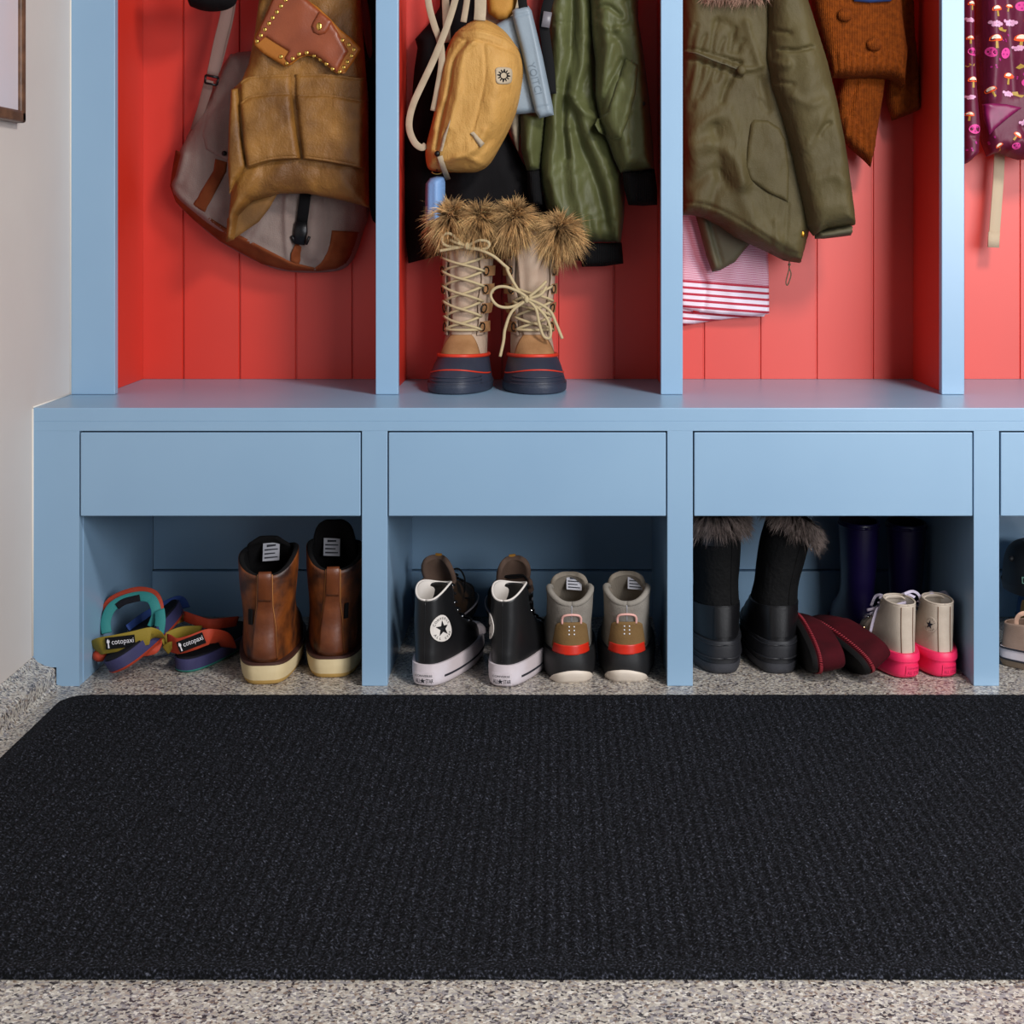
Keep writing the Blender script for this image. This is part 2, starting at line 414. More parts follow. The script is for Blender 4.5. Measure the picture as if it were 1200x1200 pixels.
# ------------------------------------------------------------------ materials of the setting
def speckle():
    m = bpy.data.materials.new('speckled_floor'); m.use_nodes = True; nt = m.node_tree; N = nt.nodes; Lk = nt.links; b = N['Principled BSDF']
    tc = N.new('ShaderNodeTexCoord')
    wn = N.new('ShaderNodeTexNoise'); wn.inputs['Scale'].default_value = 260
    mix = N.new('ShaderNodeMix'); mix.data_type = 'VECTOR'; mix.inputs[0].default_value = 0.006
    Lk.new(tc.outputs['Object'], wn.inputs['Vector']); Lk.new(tc.outputs['Object'], mix.inputs[4]); Lk.new(wn.outputs['Color'], mix.inputs[5])
    v = N.new('ShaderNodeTexVoronoi'); v.inputs['Scale'].default_value = 330; Lk.new(mix.outputs[1], v.inputs['Vector'])
    sx = N.new('ShaderNodeSeparateColor'); Lk.new(v.outputs['Color'], sx.inputs[0])
    r = N.new('ShaderNodeValToRGB'); r.color_ramp.interpolation = 'CONSTANT'; cr = r.color_ramp
    cols = [(0.0, '#2e2a2c'), (0.09, '#5b5556'), (0.22, '#8f8a8a'), (0.42, '#aba499'), (0.62, '#bdb6aa'), (0.78, '#a29588'), (0.88, '#d3cec4'), (0.96, '#7c6a5c')]
    while len(cr.elements) < len(cols): cr.elements.new(0.5)
    for e, (p, c) in zip(cr.elements, cols): e.position = p; e.color = (*srgb(c), 1)
    Lk.new(sx.outputs[0], r.inputs['Fac']); Lk.new(r.outputs['Color'], b.inputs['Base Color'])
    b.inputs['Roughness'].default_value = 0.38; b.inputs['Coat Weight'].default_value = 0.25; b.inputs['Coat Roughness'].default_value = 0.18
    bp = N.new('ShaderNodeBump'); bp.inputs['Strength'].default_value = 0.15; bp.inputs['Distance'].default_value = 0.001
    Lk.new(sx.outputs[1], bp.inputs['Height']); Lk.new(bp.outputs['Normal'], b.inputs['Normal'])
    return m
M = {}
M['floor'] = speckle()
M['wall'] = mat('painted_plaster', '#c9c1ba', 0.55, '#c3bab4', 3, bump=0.12, bscale=60, bdist=0.003)
M['blue'] = mat('blue_satin_paint', '#88a8c3', 0.31, '#84a4c0', 4, spec=0.6, bump=0.03, bscale=320, bdist=0.001)
M['red'] = mat('red_satin_paint', '#d0270b', 0.5, '#ca2409', 4, spec=1.0, bump=0.05, bscale=320, bdist=0.001)
M['gap'] = mat('dark_gap', '#0d2233', 0.8)
M['caulk'] = mat('caulk', '#ddd8cf', 0.6)

# ------------------------------------------------------------------ setting
mb = MB(); mb.box(-0.95, 2.2, -3.2, 0.62, -0.05, 0.0); mb.build('floor', M['floor'], structure=True, smooth=False)
mb = MB(); mb.box(-0.97, -0.87, -1.9, 0.62, 0.047, 1.75); mb.build('wall_left', M['wall'], structure=True, smooth=False)
mb = MB(); mb.box(-0.97, 2.2, 0.50, 0.62, 0.0, 1.75); mb.build('wall_back', M['wall'], structure=True, smooth=False)
# concrete curb with a coved top along the left wall, same speckled coating as the floor
prof = [(-0.97, 0.0), (-0.97, 0.047), (-0.868, 0.0475), (-0.862, 0.040), (-0.850, 0.034), (-0.838, 0.031), (-0.8335, 0.027), (-0.832, 0.020), (-0.832, 0.006), (-0.829, 0.002), (-0.823, 0.0005), (-0.823, 0.0)]
mb = MB(); mb.grid([[(x, y, z) for x, z in prof] for y in (-1.9, 0.5)]); mb.f += [tuple(range(12)), tuple(range(12, 24))]; mb.mi += [0, 0]
mb.build('trim_1', M['floor'], structure=True, smooth=False)

# ------------------------------------------------------------------ shoe bench (lower unit)
bench = empty('storage_bench', 'long light blue built-in bench with flat drawers above open shoe cubbies', 'bench', (0.18, 0, 0))
def part(name, boxes, m, parent, b=0.0012, **k):
    mb = MB()
    for q in boxes: mb.box(*q, b=b)
    return mb.build(name, m, parent, world=True, smooth=False, **k)
SX = [(-0.872 + 0.0018, -0.7927), (-0.3258, -0.2835), (0.179, 0.2214), (0.6855, 0.7278), (1.192, 1.234)]
part('bench_top', [(-0.8695, 1.234, 0.0, 0.4755, 0.4365, 0.4598)], M['blue'], bench, 0.0015)
part('top_rail', [(-0.8700, 1.234, -0.0003, 0.0195, 0.4218, 0.4370)], M['blue'], bench, 0.0004)
for i, (a, b) in enumerate(SX):
    if i == 0:
        mb = MB(); o_ = [(a, 0.031), (-0.8305, 0.031), (-0.8305, 0.0), (b, 0.0), (b, 0.4222), (a, 0.4222)]
        v = [(x, y, z) for y in (0.0, 0.0195) for x, z in o_]
        mb.add(v, [(0, 1, 2, 3, 4, 5), (11, 10, 9, 8, 7, 6)] + [(k, k + 6, (k + 1) % 6 + 6, (k + 1) % 6) for k in range(6)])
        mb.build('stile', M['blue'], bench, world=True, smooth=False)
    else: part('stile', [(a, b, 0.0, 0.0195, 0.0, 0.4222)], M['blue'], bench, 0.001)
for a, b in ((-0.812, -0.7915), (-0.3235, -0.2858), (0.1812, 0.2192), (0.6868, 0.7255), (1.194, 1.232)):
    part('cubby_side', [(a, b, 0.0195, 0.456, 0.0, 0.4365)], M['blue'], bench, 0.0006)
part('back_panel', [(-0.7915, 1.194, 0.457, 0.474, 0.0905, 0.4365)], M['blue'], bench, 0.0006)
part('kick_board', [(-0.7910, 1.194, 0.446, 0.4745, 0.0, 0.0885)], M['blue'], bench, 0.0012)
for i in range(4):
    a, b = SX[i][1] + 0.0022, SX[i + 1][0] - 0.0022
    d = part('drawer', [(a, b, -0.0012, 0.0178, 0.2812, 0.4192)], M['blue'], bench, 0.0014)
    part('drawer_box', [(a + 0.008, b - 0.008, 0.0182, 0.43, 0.3020, 0.4060)], M['blue'], d, 0.001)

# ------------------------------------------------------------------ coat lockers (upper unit)
lock = empty('coat_locker', 'tall light blue locker frames on the bench with red beadboard backs', 'locker', (0.18, 0.2, 0.4602))
UZ = 1.62
US = [(-0.8685, -0.7905), (-0.3262, -0.2862), (0.1816, 0.2205), (0.6815, 0.7220), (1.190, 1.230)]
for a, b in US: part('stile', [(a, b, 0.196, 0.2155, 0.4602, UZ)], M['blue'], lock, 0.0012)
DV = [(-0.8685, -0.8145), (-0.3140, -0.2985), (0.1925, 0.2085), (0.6930, 0.7090), (1.202, 1.218)]
for a, b in DV: part('side_panel', [(a, b, 0.2157, 0.4695, 0.4602, UZ)], M['red'], lock, 0.0)
GR = [[(215, 66), ], [(523, 65.5)], [(825, 66)], [(1129, 66)]]
for i in range(4):
    x0, x1 = DV[i][1], DV[i + 1][0]; g0 = (GR[i][0][0] - VX) * 3.01 / F; st = GR[i][0][1] * 3.01 / F
    xs = []; g = g0 - 4 * st
    while g < x1 - 0.008:
        if g > x0 + 0.008: xs.append(g)
        g += st
    pr = [(x0, 0.470)]
    for g in xs: pr += [(g - 0.0022, 0.470), (g - 0.0014, 0.4722), (g - 0.0012, 0.4738), (g + 0.0012, 0.4738), (g + 0.0014, 0.4722), (g + 0.0022, 0.470)]
    pr += [(x1, 0.470), (x1, 0.482), (x0, 0.482)]
    n = len(pr); v = [(x, y, z) for z in (0.4602, UZ) for x, y in pr]
    mb = MB(); mb.add(v, [(k, (k + 1) % n, (k + 1) % n + n, k + n) for k in range(n)])
    mb.build('beadboard', M['red'], lock, world=True, smooth=False)
part('locker_top', [(-0.8685, 1.230, 0.196, 0.482, UZ, UZ + 0.02)], M['blue'], lock)
mb = MB(); mb.tube([(-0.8692, 0.1950, 0.4602), (-0.8692, 0.1950, 1.6)], 0.0016, 6); mb.tube([(-0.8692, -0.0015, 0.05), (-0.8692, -0.0015, 0.459)], 0.0016, 6)
mb.tube([(-0.8690, 0.0, 0.4608), (-0.8690, 0.195, 0.4608)], 0.0014, 6)
mb.build('trim_2', M['caulk'], structure=True)

# ------------------------------------------------------------------ floor mat: ribbed carpet pile on a backing
def make_mat():
    X0, X1, Y0, Y1, rc, H = -0.794, 1.03, -0.988, -0.072, 0.045, 0.0095
    st = 0.0034; xs = np.arange(X0, X1 + st / 2, st); ys = np.arange(Y0, Y1 + st / 2, st)
    GX, GY = np.meshgrid(xs, ys)
    dx = np.minimum(GX - X0, X1 - GX); dy = np.minimum(GY - Y0, Y1 - GY)
    # rounded corners: pull the corner points onto the arc
    cx = np.clip(GX, X0 + rc, X1 - rc); cy = np.clip(GY, Y0 + rc, Y1 - rc); vx, vy = GX - cx, GY - cy
    L = np.hypot(vx, vy); mx = np.maximum(np.abs(vx), np.abs(vy)); s_ = np.where(L > 1e-9, mx / np.maximum(L, 1e-9), 1)
    PX, PY = cx + vx * s_, cy + vy * s_
    D = np.minimum(dx, dy)
    g = np.random.default_rng(3)
    ns = g.random(GX.shape) * 0.0013
    p = 0.0142
    wv = 0.0032 * (np.clip(np.sin(GX / p * 2 * PI), -0.6, 1) + 0.55 * np.clip(np.sin(GY / (p * 1.0) * 2 * PI + 0.5 * np.sin(GX / p * 2 * PI)), -0.6, 1)) / 1.55
    inn = np.clip((D - 0.022) / 0.006, 0, 1)
    Z = H * np.sqrt(np.clip(1 - (1 - np.clip(D / 0.007, 0, 1)) ** 2, 0, 1)) + (wv * inn + ns * 0.7) * (D > 0.002)
    Z = np.maximum(Z, 0.0012)
    R, K = GX.shape; V = np.c_[PX.ravel(), PY.ravel(), Z.ravel()]
    idx = np.arange(R * K).reshape(R, K)
    Fq = np.stack([idx[:-1, :-1], idx[:-1, 1:], idx[1:, 1:], idx[1:, :-1]], -1).reshape(-1, 4).tolist()
    m = bpy.data.materials.new('charcoal_carpet'); m.use_nodes = True; nt = m.node_tree; N = nt.nodes; Lk = nt.links; b = N['Principled BSDF']
    tc = N.new('ShaderNodeTexCoord'); n1 = N.new('ShaderNodeTexNoise'); n1.inputs['Scale'].default_value = 350; n1.inputs['Detail'].default_value = 3
    Lk.new(tc.outputs['Object'], n1.inputs['Vector'])
    r = N.new('ShaderNodeValToRGB'); cr = r.color_ramp
    cols = [(0.42, '#090a0c'), (0.53, '#16171b'), (0.63, '#2a2c34'), (0.77, '#585b66')]
    while len(cr.elements) < 4: cr.elements.new(0.5)
    for e, (q, c) in zip(cr.elements, cols): e.position = q; e.color = (*srgb(c), 1)
    Lk.new(n1.outputs['Fac'], r.inputs['Fac']); Lk.new(r.outputs['Color'], b.inputs['Base Color'])
    b.inputs['Roughness'].default_value = 1.0; b.inputs['Specular IOR Level'].default_value = 0.12
    bp = N.new('ShaderNodeBump'); bp.inputs['Strength'].default_value = 0.9; bp.inputs['Distance'].default_value = 0.002
    Lk.new(n1.outputs['Fac'], bp.inputs['Height']); Lk.new(bp.outputs['Normal'], b.inputs['Normal'])
    o = obj('door_mat', V, Fq, m, flipcheck=False)
    for pl in []: pass
    tag(o, 'large charcoal ribbed floor mat lying in front of the blue bench', 'mat')
make_mat()

# ------------------------------------------------------------------ framed picture on the left wall
M['walnut'] = mat('walnut', '#4a3222', 0.38, '#6d4c35', 40, bump=0.1, bscale=150)
M['print'] = mat('pale_print', '#c4c1cb', 0.35, '#cdbfc2', 2.5)
pf = empty('picture_frame', 'framed pale picture with a dark wood frame on the left wall', 'picture', (-0.87, -0.36, 0.925))
part('wood_frame', [(-0.8695, -0.851, -0.66, -0.083, 0.925, 0.944), (-0.8695, -0.851, -0.66, -0.083, 1.60, 1.62), (-0.8695, -0.851, -0.102, -0.083, 0.925, 1.62), (-0.8695, -0.851, -0.66, -0.641, 0.925, 1.62)], M['walnut'], pf, 0.004)
part('picture_print', [(-0.8690, -0.858, -0.641, -0.102, 0.944, 1.60)], M['print'], pf, 0.0)

# ------------------------------------------------------------------ garment and bag materials
BLK = mat('black_cotton', '#0c0b0d', 0.9, '#111012', 30, bump=0.25, bscale=500, wr=(10, .008, .3, .4))
BLKs = mat('black_webbing', '#0d0d0f', 0.8, bump=0.3, bscale=700)
CANV = mat('taupe_canvas', '#7a6a64', 0.9, '#85766f', 18, bump=0.5, bscale=520, wr=(14, 0.0066, 0.25))
STRAP = mat('taupe_webbing', '#7b625b', 0.8, bump=0.3, bscale=650)
SUEDE = mat('rust_suede', '#5e2c14', 0.85, '#7d4122', 25, bump=0.3, bscale=300, contrast=(.3, .7))
WAX = mat('waxed_canvas', '#613c0e', 0.58, '#966829', 11, bump=0.5, bscale=330, contrast=(.36, .70), detail=8, wr=(22, 0.0066, 0.25, .8))
WAXD = mat('waxed_canvas_underside', '#5f3f16', 0.75, '#8a5f28', 12, bump=0.3, bscale=260)
LEA = mat('saddle_leather', '#7c3a1c', 0.45, '#8a4423', 20, bump=0.15, bscale=300, coat=0.15)
LEAO = mat('orange_leather', '#9a5a12', 0.5, '#a36318', 20, bump=0.1, bscale=300)
BRASS = mat('brass', '#d8b25a', 0.28, metal=1.0)
CREAM = mat('cream_webbing', '#a2937c', 0.8, '#ae9f88', 40, bump=0.3, bscale=700)
YEL = mat('mustard_nylon', '#b08340', 0.7, '#bb8e4a', 26, bump=0.5, bscale=380, wr=(38, 0.0050, 0.25, .35))
MUS = mat('dark_mustard_canvas', '#a8762a', 0.75, '#b07f33', 20, bump=0.3, bscale=400)
PALE = mat('pale_blue_leather', '#7d8b96', 0.5, '#83919c', 22, bump=0.12, bscale=380)
BLUEL = mat('cornflower_leather', '#6f94c4', 0.5, bump=0.15, bscale=300)
GRN = mat('sage_green_nylon', '#494c2b', 0.54, '#525633', 10, bump=0.2, bscale=300, spec=0.32, sheen=0.05, wr=(17, 0.0099, 0.25, .35))
RIB = mat('black_rib_knit', '#0c0c0e', 0.9, bump=0.7, bscale=600, wave=('X', 90, 1.0))
OLV = mat('olive_twill', '#453c22', 0.66, '#4f4629', 8, bump=0.3, bscale=420, spec=0.3, wr=(16, 0.0099, 0.25, .55))
OLVD = mat('olive_lining', '#4b452f', 0.7, bump=0.12, bscale=300)
KNIT = mat('rust_knit', '#7c3a08', 0.95, '#96490e', 120, bump=1.0, bscale=420, wave=('X', 130, 0.8, 2.0), bdist=0.003)
KNITR = mat('rust_knit_ribbing', '#9a4d0e', 0.95, '#86400a', 60, bump=0.7, bscale=380, sheen=0.15, bdist=0.003)
KBLUE = mat('blue_cloth', '#2b4f92', 0.7)
PLUM = mat('plum_shell', '#5c0d30', 0.55, '#540b2b', 10, bump=0.12, bscale=200, wr=(16, 0.0066, 0.25, .4))
PLUMD = mat('magenta_lining', '#8c1458', 0.45, '#5f0e3b', 16)
ENAM = mat('black_metal', '#1a1a1c', 0.35, metal=0.6)
RED2 = mat('dark_red_webbing', '#5c1517', 0.7, bump=0.2, bscale=400)
FUR = attr_mat('faux_fur', 0.55)

# ================================================================== locker 1
c_ = Puff('baseball_cap', [(214, -40), (217, 0), (224, 7), (238, 11), (254, 11), (267, 7), (275, -3), (282, -40)], 0.33, BLK, t=0.05, e=20, sm=True)
tag(c_.o, 'black cap whose lower edge shows above the canvas shoulder bag', 'cap')
dk = empty('backpack', 'black backpack with a dark red strap behind the apron at the right locker side', 'backpack', W(432, 250, 0.45))
Puff('bag_body', [(418, -50), (447, -50), (448, 120), (446, 250), (440, 262), (432, 240), (424, 120)], 0.455, BLKs, dk, t=0.03, e=12)
p_ = Puff('shoulder_strap', [(424, -30), (430, 0), (434, 25), (436, 60), (432, 68), (426, 40), (420, 0)], 0.40, RED2, dk, t=0.006, e=5)
Puff('strap_buckle', [(427, 74), (438, 68), (441, 90), (428, 94)], 0.40, BLKs, dk, t=0.008, e=4)

mbag = empty('messenger_bag', 'taupe canvas shoulder bag with rust suede corners hanging behind the tan apron', 'bag', W(320, 320, 0.45))
outl = [(286, 58), (268, 62), (258, 76), (247, 97), (240, 114), (227, 137), (212, 165), (205, 180), (199, 203), (197, 219), (204, 239), (224, 259), (256, 285), (306, 311), (337, 319), (373, 320), (396, 317), (408, 309), (415, 297), (424, 270), (431, 240), (433, 150), (431, 95), (420, 70), (340, 58)]
bagfolds = [([(219, 182), (212, 209), (204, 219), (232, 245), (264, 268), (306, 290), (342, 308), (370, 316), (380, 306), (387, 287)], 5, 0.006), ([(340, 232), (339, 262), (341, 300)], 4, 0.006), ([(352, 235), (352, 265), (350, 300)], 6, -0.006), ([(383, 232), (385, 262), (382, 300)], 4, -0.004), ([(322, 240), (300, 280)], 5, 0.004), ([(372, 240), (366, 300)], 6, 0.005)]
bg = Puff('canvas_body', outl, 0.445, CANV, mbag, t=0.065, e=38, folds=bagfolds, h=2.6)
def skin(base, name, outline, m, parent, t=0.0018, e=3, h=2.4, sm=False, over=0.0008):
    """thin layer sewn onto a Puff, following its front surface"""
    q = Puff.__new__(Puff)
    q.__dict__.update(Y=base.Y, t=t, e=e, folds=(), fn=None, yfn=None, wr=0, wsc=14)
    yf = lambda x, y: base.front(np.c_[x, y]) - base.Y - over
    Puff.__init__(q, name, outline, base.Y, m, parent, t=t, e=e, h=h, back=0.0006, sm=sm, yfn=yf)
    # keep the same lateral scale as the base
    return q
skin(bg, 'suede_panel', [(205.6, 176), (219.7, 181.5), (212, 210), (203, 219), (224, 241), (263, 266), (306, 289), (341, 307), (369, 314), (379, 304), (386.5, 287), (388.7, 270), (421, 272), (413, 297), (405, 309), (394, 315), (373, 318), (338, 317), (307, 309.5), (258, 283), (226, 257), (206, 237), (199, 218), (201, 203), (204, 185)], SUEDE, mbag, t=0.003, e=4)
skin(bg, 'suede_strap', [(252, 186), (266, 190), (265, 201), (240, 248.7), (225, 241), (250, 200)], SUEDE, mbag)
skin(bg, 'suede_tab', [(341, 297), (346, 286), (357, 287), (352, 305), (350, 311), (340, 306)], SUEDE, mbag)
fl = skin(bg, 'front_flap', [(270, 63), (318, 63), (318, 186), (290, 191), (265, 188), (241, 175), (235, 158), (243, 124), (252, 98), (260, 78)], CANV, mbag, t=0.004, e=4, h=3)
mb = MB(); p = fl.at(263.5, 180, 0.001); mb.tube([p, p + Vector((0, -0.004, 0))], 0.0048, 16); mb.build('snap', ENAM, mbag, world=True)
mb = MB(); mb.ribbon([W(x, y, 0.385) for x, y in smooth_line([(273, -60), (266, 10), (257, 50), (249, 88)], 5)], 0.022, 0.003, (0.25, -1, 0)); mb.build('shoulder_strap', STRAP, mbag, world=True)
mb = MB(); mb.ribbon([W(x, y, 0.392) for x, y in smooth_line([(280, -60), (272, 10), (262, 55), (254, 84)], 5)], 0.014, 0.003, (-0.5, -1, 0)); mb.build('shoulder_strap', STRAP, mbag, world=True)
mb = MB()
for a, b_ in (((241, 88), (256, 91)), ((240, 97), (254, 100)), ((241, 88), (240, 97)), ((256, 91), (254, 100))): mb.tube([W(*a, 0.380), W(*b_, 0.380)], 0.0022, 6)
mb.build('strap_slider', ENAM, mbag, world=True)
mb = MB(); mb.ribbon([W(245, 94, 0.386), W(243, 104, 0.392), W(236, 128, 0.400), W(226, 152, 0.41)], [0.018, 0.019, 0.016, 0.01], 0.002); mb.build('strap_tab', STRAP, mbag, world=True)
cs = empty('clip', 'x', 'clip', (0, 0, 0)) if False else None
mb = MB(); mb.ribbon([bg.at(x, y, 0.004) for x, y in ((363, 215), (360, 240), (357, 262))], 0.021, 0.003); mb.build('clip_strap', BLKs, mbag, world=True)
mb = MB(); p0 = [bg.at(x, y, 0.006) for x, y in ((357, 260), (356, 272), (354, 286))]; mb.ribbon(p0, [0.022, 0.026, 0.021], 0.008)
mb.tube([bg.at(349, 284, 0.007), bg.at(346, 276, 0.008)], 0.003, 6); mb.tube([bg.at(363, 286, 0.007), bg.at(367, 277, 0.008)], 0.003, 6)
mb.build('clip_buckle', ENAM, mbag, world=True)

apr = empty('work_apron', 'tan waxed canvas work apron with two rows of large front pockets', 'apron', W(345, 284, 0.33))
af = [([(289, 199), (318, 190), (353, 187), (385, 191), (425, 198)], 2.0, -0.002), ([(300, 205), (290, 226), (270, 255)], 6, 0.006), ([(330, 200), (322, 225)], 9, 0.004), ([(400, 205), (415, 235)], 8, 0.005), ([(375, 200), (372, 222)], 7, -0.004), ([(285, 203), (268, 232)], 2.5, -0.004), ([(305, 10), (312, 60), (300, 88)], 7, 0.005), ([(420, 10), (405, 60)], 10, 0.004)]
ap = Puff('apron_body', [(306, -60), (303, -20), (301, 0), (296, 40), (289, 74), (281, 93), (270, 104), (267, 150), (268, 190), (268, 231), (265, 258), (263, 284), (272, 281), (277, 253), (293, 236), (326, 227), (358, 226.6), (401, 235), (431, 243), (430, 160), (428, 90), (424, 40), (421, 0), (420, -60)], 0.335, WAX, apr, t=0.035, e=26, folds=af, h=2.4, wrinkle=0.0012, sm=False)
Puff('hem_underside', [(266, 256), (292, 234), (326, 225), (316, 243), (303, 260), (272, 281), (264, 283)], 0.345, WAXD, apr, t=0.006, e=8, sm=False)
def pocket(name, o_, dy, t=0.012, f=()):
    q = Puff(name, o_, 0.335 - dy, WAX, apr, t=t, e=7, h=2.4, sm=False, wrinkle=0.0009, wsc=11, folds=f)
    return q
pb1 = pocket('pocket_back', [(281, 97), (292, 89), (320, 87), (341, 86), (342, 115), (342, 130), (282, 135)], 0.031)
pb2 = pocket('pocket_back', [(345, 86), (385, 86), (427, 91), (427, 135), (346, 130)], 0.031)
pf0 = pocket('pocket', [(270, 104), (278, 103), (280, 118), (283, 160), (289, 196), (275, 212), (268, 228), (266, 190), (267, 150)], 0.030, 0.014)
pf1 = pocket('pocket', [(281, 121), (293, 112), (318, 109), (341, 108), (346, 150), (352, 186.5), (318, 189), (289, 198), (284, 165)], 0.036, 0.016)
pf2 = pocket('pocket', [(346, 110), (385, 110), (428, 117), (427, 150), (425, 198), (385, 191), (354.5, 186.5), (350, 150)], 0.036, 0.016)
for q, L in ((pf1, [(282, 122.5), (294, 114), (318, 111), (340, 110)]), (pf2, [(347, 112.5), (385, 112.5), (427, 119)]), (pf1, [(290, 194), (318, 186), (351, 184)]), (pf2, [(356, 184), (385, 188), (424, 195)]), (pb1, [(282, 99), (293, 91.5), (340, 88.5)]), (pb2, [(346, 88.5), (385, 88.5), (426, 93.5)])):
    q.band('stitched_hem', L, 2.6, WAX, 0.0014, 0.0006)
hol = empty('leather_holster', 'saddle brown leather tool holster edged with brass rivets over the apron bib', 'tool holder', W(360, 86, 0.29))
hp = Puff('backing', [(322, -14), (318, 0), (309, 22), (297.5, 44), (298, 53), (309, 63), (334, 78), (341, 76), (351, 68), (360, 65), (370, 67), (384, 78), (394, 86), (404, 86), (414, 72), (423, 57), (412, 45), (398, 34), (386, 21), (372, 8), (340, -14)], 0.2885, LEAO, hol, t=0.003, e=3, sm=False)
hq = Puff('front_leather', [(322, -14), (319, 0), (308, 24), (299, 44), (303, 50), (311, 43), (338, 60), (333, 68), (338, 75), (352, 66), (360, 63.5), (370, 65), (384, 76), (395, 85), (397, 80), (403, 68), (408, 60), (396, 38), (387, 23), (376, 14), (345, -14)], 0.2845, LEA, hol, t=0.004, e=4, folds=[([(355, -5), (350, 40), (378, 60)], 14, 0.003)], sm=False)
tb = Puff('snap_tab', [(374, 13), (389, 25), (385, 34), (381, 39), (374, 41), (367, 38), (364.5, 31), (367, 25)], 0.2785, LEA, hol, t=0.003, e=3, sm=False)
mb = MB(); p = tb.at(374, 31, 0); mb.ball((p.x, p.y, p.z), 0.0062, 8, sc=(0.9, 0.35, 1.2)); mb.build('snap_stud', BRASS, hol, world=True)
for zx, zy in [(690, 0), (665, 33), (643, 65), (620, 97), (600, 127), (578, 160), (557, 192), (535, 223), (665, 307), (697, 341), (728, 317), (763, 293), (804, 285), (845, 300), (880, 321), (912, 345), (945, 372), (983, 388), (997, 218), (1033, 243), (1060, 268), (1048, 302), (1025, 334), (1005, 364)]:
    x, y = 185 + zx / 4.615, zy / 4.615
    f_ = min(hp.front([(x, y)])[0], hq.front([(x, y)])[0] if inside(np.array([(x, y)]), hq.ol)[0] else 9)
    p = W(x, y, f_); mb = MB(); mb.ball((p.x, p.y, p.z), 0.0042, 6, sc=(1, 0.45, 1)); mb.build('rivet', BRASS, hol, world=True)

# ================================================================== locker 2
g = Puff('black_tunic', [(520, -60), (514, 6), (504, 23), (485, 44), (488, 54), (484, 80), (482, 104), (481, 131), (471, 134), (471, 200), (472, 260), (477, 309), (516, 299), (560, 302), (600, 304), (640, 304), (652, 306), (648, 260), (628, 208), (612, 190), (600, 166), (590, 140), (588, 60), (586, -60)], 0.455, BLK, t=0.05, e=30, folds=[([(500, 60), (492, 180), (500, 290)], 12, 0.01), ([(540, 200), (560, 300)], 14, 0.008), ([(520, 205), (518, 300)], 10, -0.01)], sm=False)
tag(g.o, 'black tunic hanging at the left of the second locker behind the mustard sling bag', 'garment')
tote = empty('tote_bag', 'cream cotton tote bag mostly hidden behind the mustard sling bag', 'bag', W(570, 180, 0.42))
Puff('tote_body', [(555, -60), (612, -60), (613, 60), (613, 120), (607, 178), (599, 158), (580, 100), (560, 40)], 0.40, CREAM, tote, t=0.015, e=14, sm=False, folds=[([(600, 60), (604, 160)], 5, 0.004)])
mb = MB(); mb.ribbon([W(x, y, 0.375) for x, y in ((523, -60), (522, 0), (524, 50))], 0.014, 0.003); mb.build('tote_handle', CREAM, tote, world=True)
mp = Puff('canvas_pouch', [(572, -60), (606, -60), (606, 0), (602, 15), (594, 22), (582, 22), (572, 15), (570, 0)], 0.355, MUS, t=0.02, e=10, sm=False)
tag(mp.o, 'dark mustard pouch showing just above the mustard sling bag', 'pouch')

sl = empty('sling_bag', 'mustard nylon sling bag with cream straps and a black star patch', 'bag', W(555, 202, 0.33))
yf = [([(540, 40), (565, 40), (590, 48), (608, 58)], 3.0, 0.006), ([(541, 48), (565, 50), (608, 64)], 1.8, -0.005), ([(568, 55), (570, 90), (562, 130), (552, 165)], 1.5, -0.003),
      ([(547, 52), (533, 70), (527, 105), (518, 140), (512, 175)], 2.6, -0.010), ([(556, 52), (544, 68), (538, 110), (528, 150)], 4, 0.006), ([(525, 60), (516, 100), (508, 150)], 4, 0.006), ([(570, 155), (560, 175), (535, 186)], 4, 0.006), ([(575, 165), (550, 192)], 4, -0.004), ([(520, 190), (545, 185), (565, 192)], 3, 0.004), ([(582, 100), (578, 140)], 14, 0.008)]
sb = Puff('bag_body', [(557, 20), (545, 26), (532, 36), (523, 52), (516, 75), (511, 103), (506, 134), (498, 166), (496.5, 178), (498, 192), (503, 199), (520, 201), (540, 201.5), (558, 200.5), (573, 191), (588, 166), (598, 146), (606, 125), (611, 100), (613, 80), (610, 62), (601, 46), (588, 31), (571, 21)], 0.345, YEL, sl, t=0.075, e=34, folds=yf, h=2.0, wrinkle=0.0011, wsc=9)
sb.line('seam', [(541, 37), (565, 38), (592, 45), (607, 56)], 0.0012, YEL, -0.0002)
P_ = smooth_line([(581, 80), (590, 78.6), (599, 80.5), (600.5, 89), (598.5, 97), (590, 98.6), (582, 97), (580.5, 89)], 4, True)
pt = skin(sb, 'logo_patch', P_, CREAM, sl, t=0.002, e=2, h=1.5, over=0.001)
mb = MB()
for k in range(12):
    a = 2 * PI * k / 12 + 0.1; cx, cy = 590.5, 88.6; r0, r1, w0, w1 = 3.4, 7.4, 0.95, 0.55
    if k % 3 == 0: r1 = 7.8; w0 = 1.5
    q = [(cx + r0 * math.cos(a) - w0 * math.sin(a), cy + r0 * math.sin(a) + w0 * math.cos(a)), (cx + r1 * math.cos(a) - w1 * math.sin(a), cy + r1 * math.sin(a) + w1 * math.cos(a)),
         (cx + r1 * math.cos(a) + w1 * math.sin(a), cy + r1 * math.sin(a) - w1 * math.cos(a)), (cx + r0 * math.cos(a) + w0 * math.sin(a), cy + r0 * math.sin(a) - w0 * math.cos(a))]
    mb.add([pt.at(x, y, 0.0006) for x, y in q], [(0, 1, 2, 3)])
mb.build('logo_star', BLK, sl, world=True, flipcheck=False)
skin(sb, 'pull_loop', [(551, 156), (555, 154), (568, 168), (563, 173)], CREAM, sl, t=0.003, e=2, over=0.002)
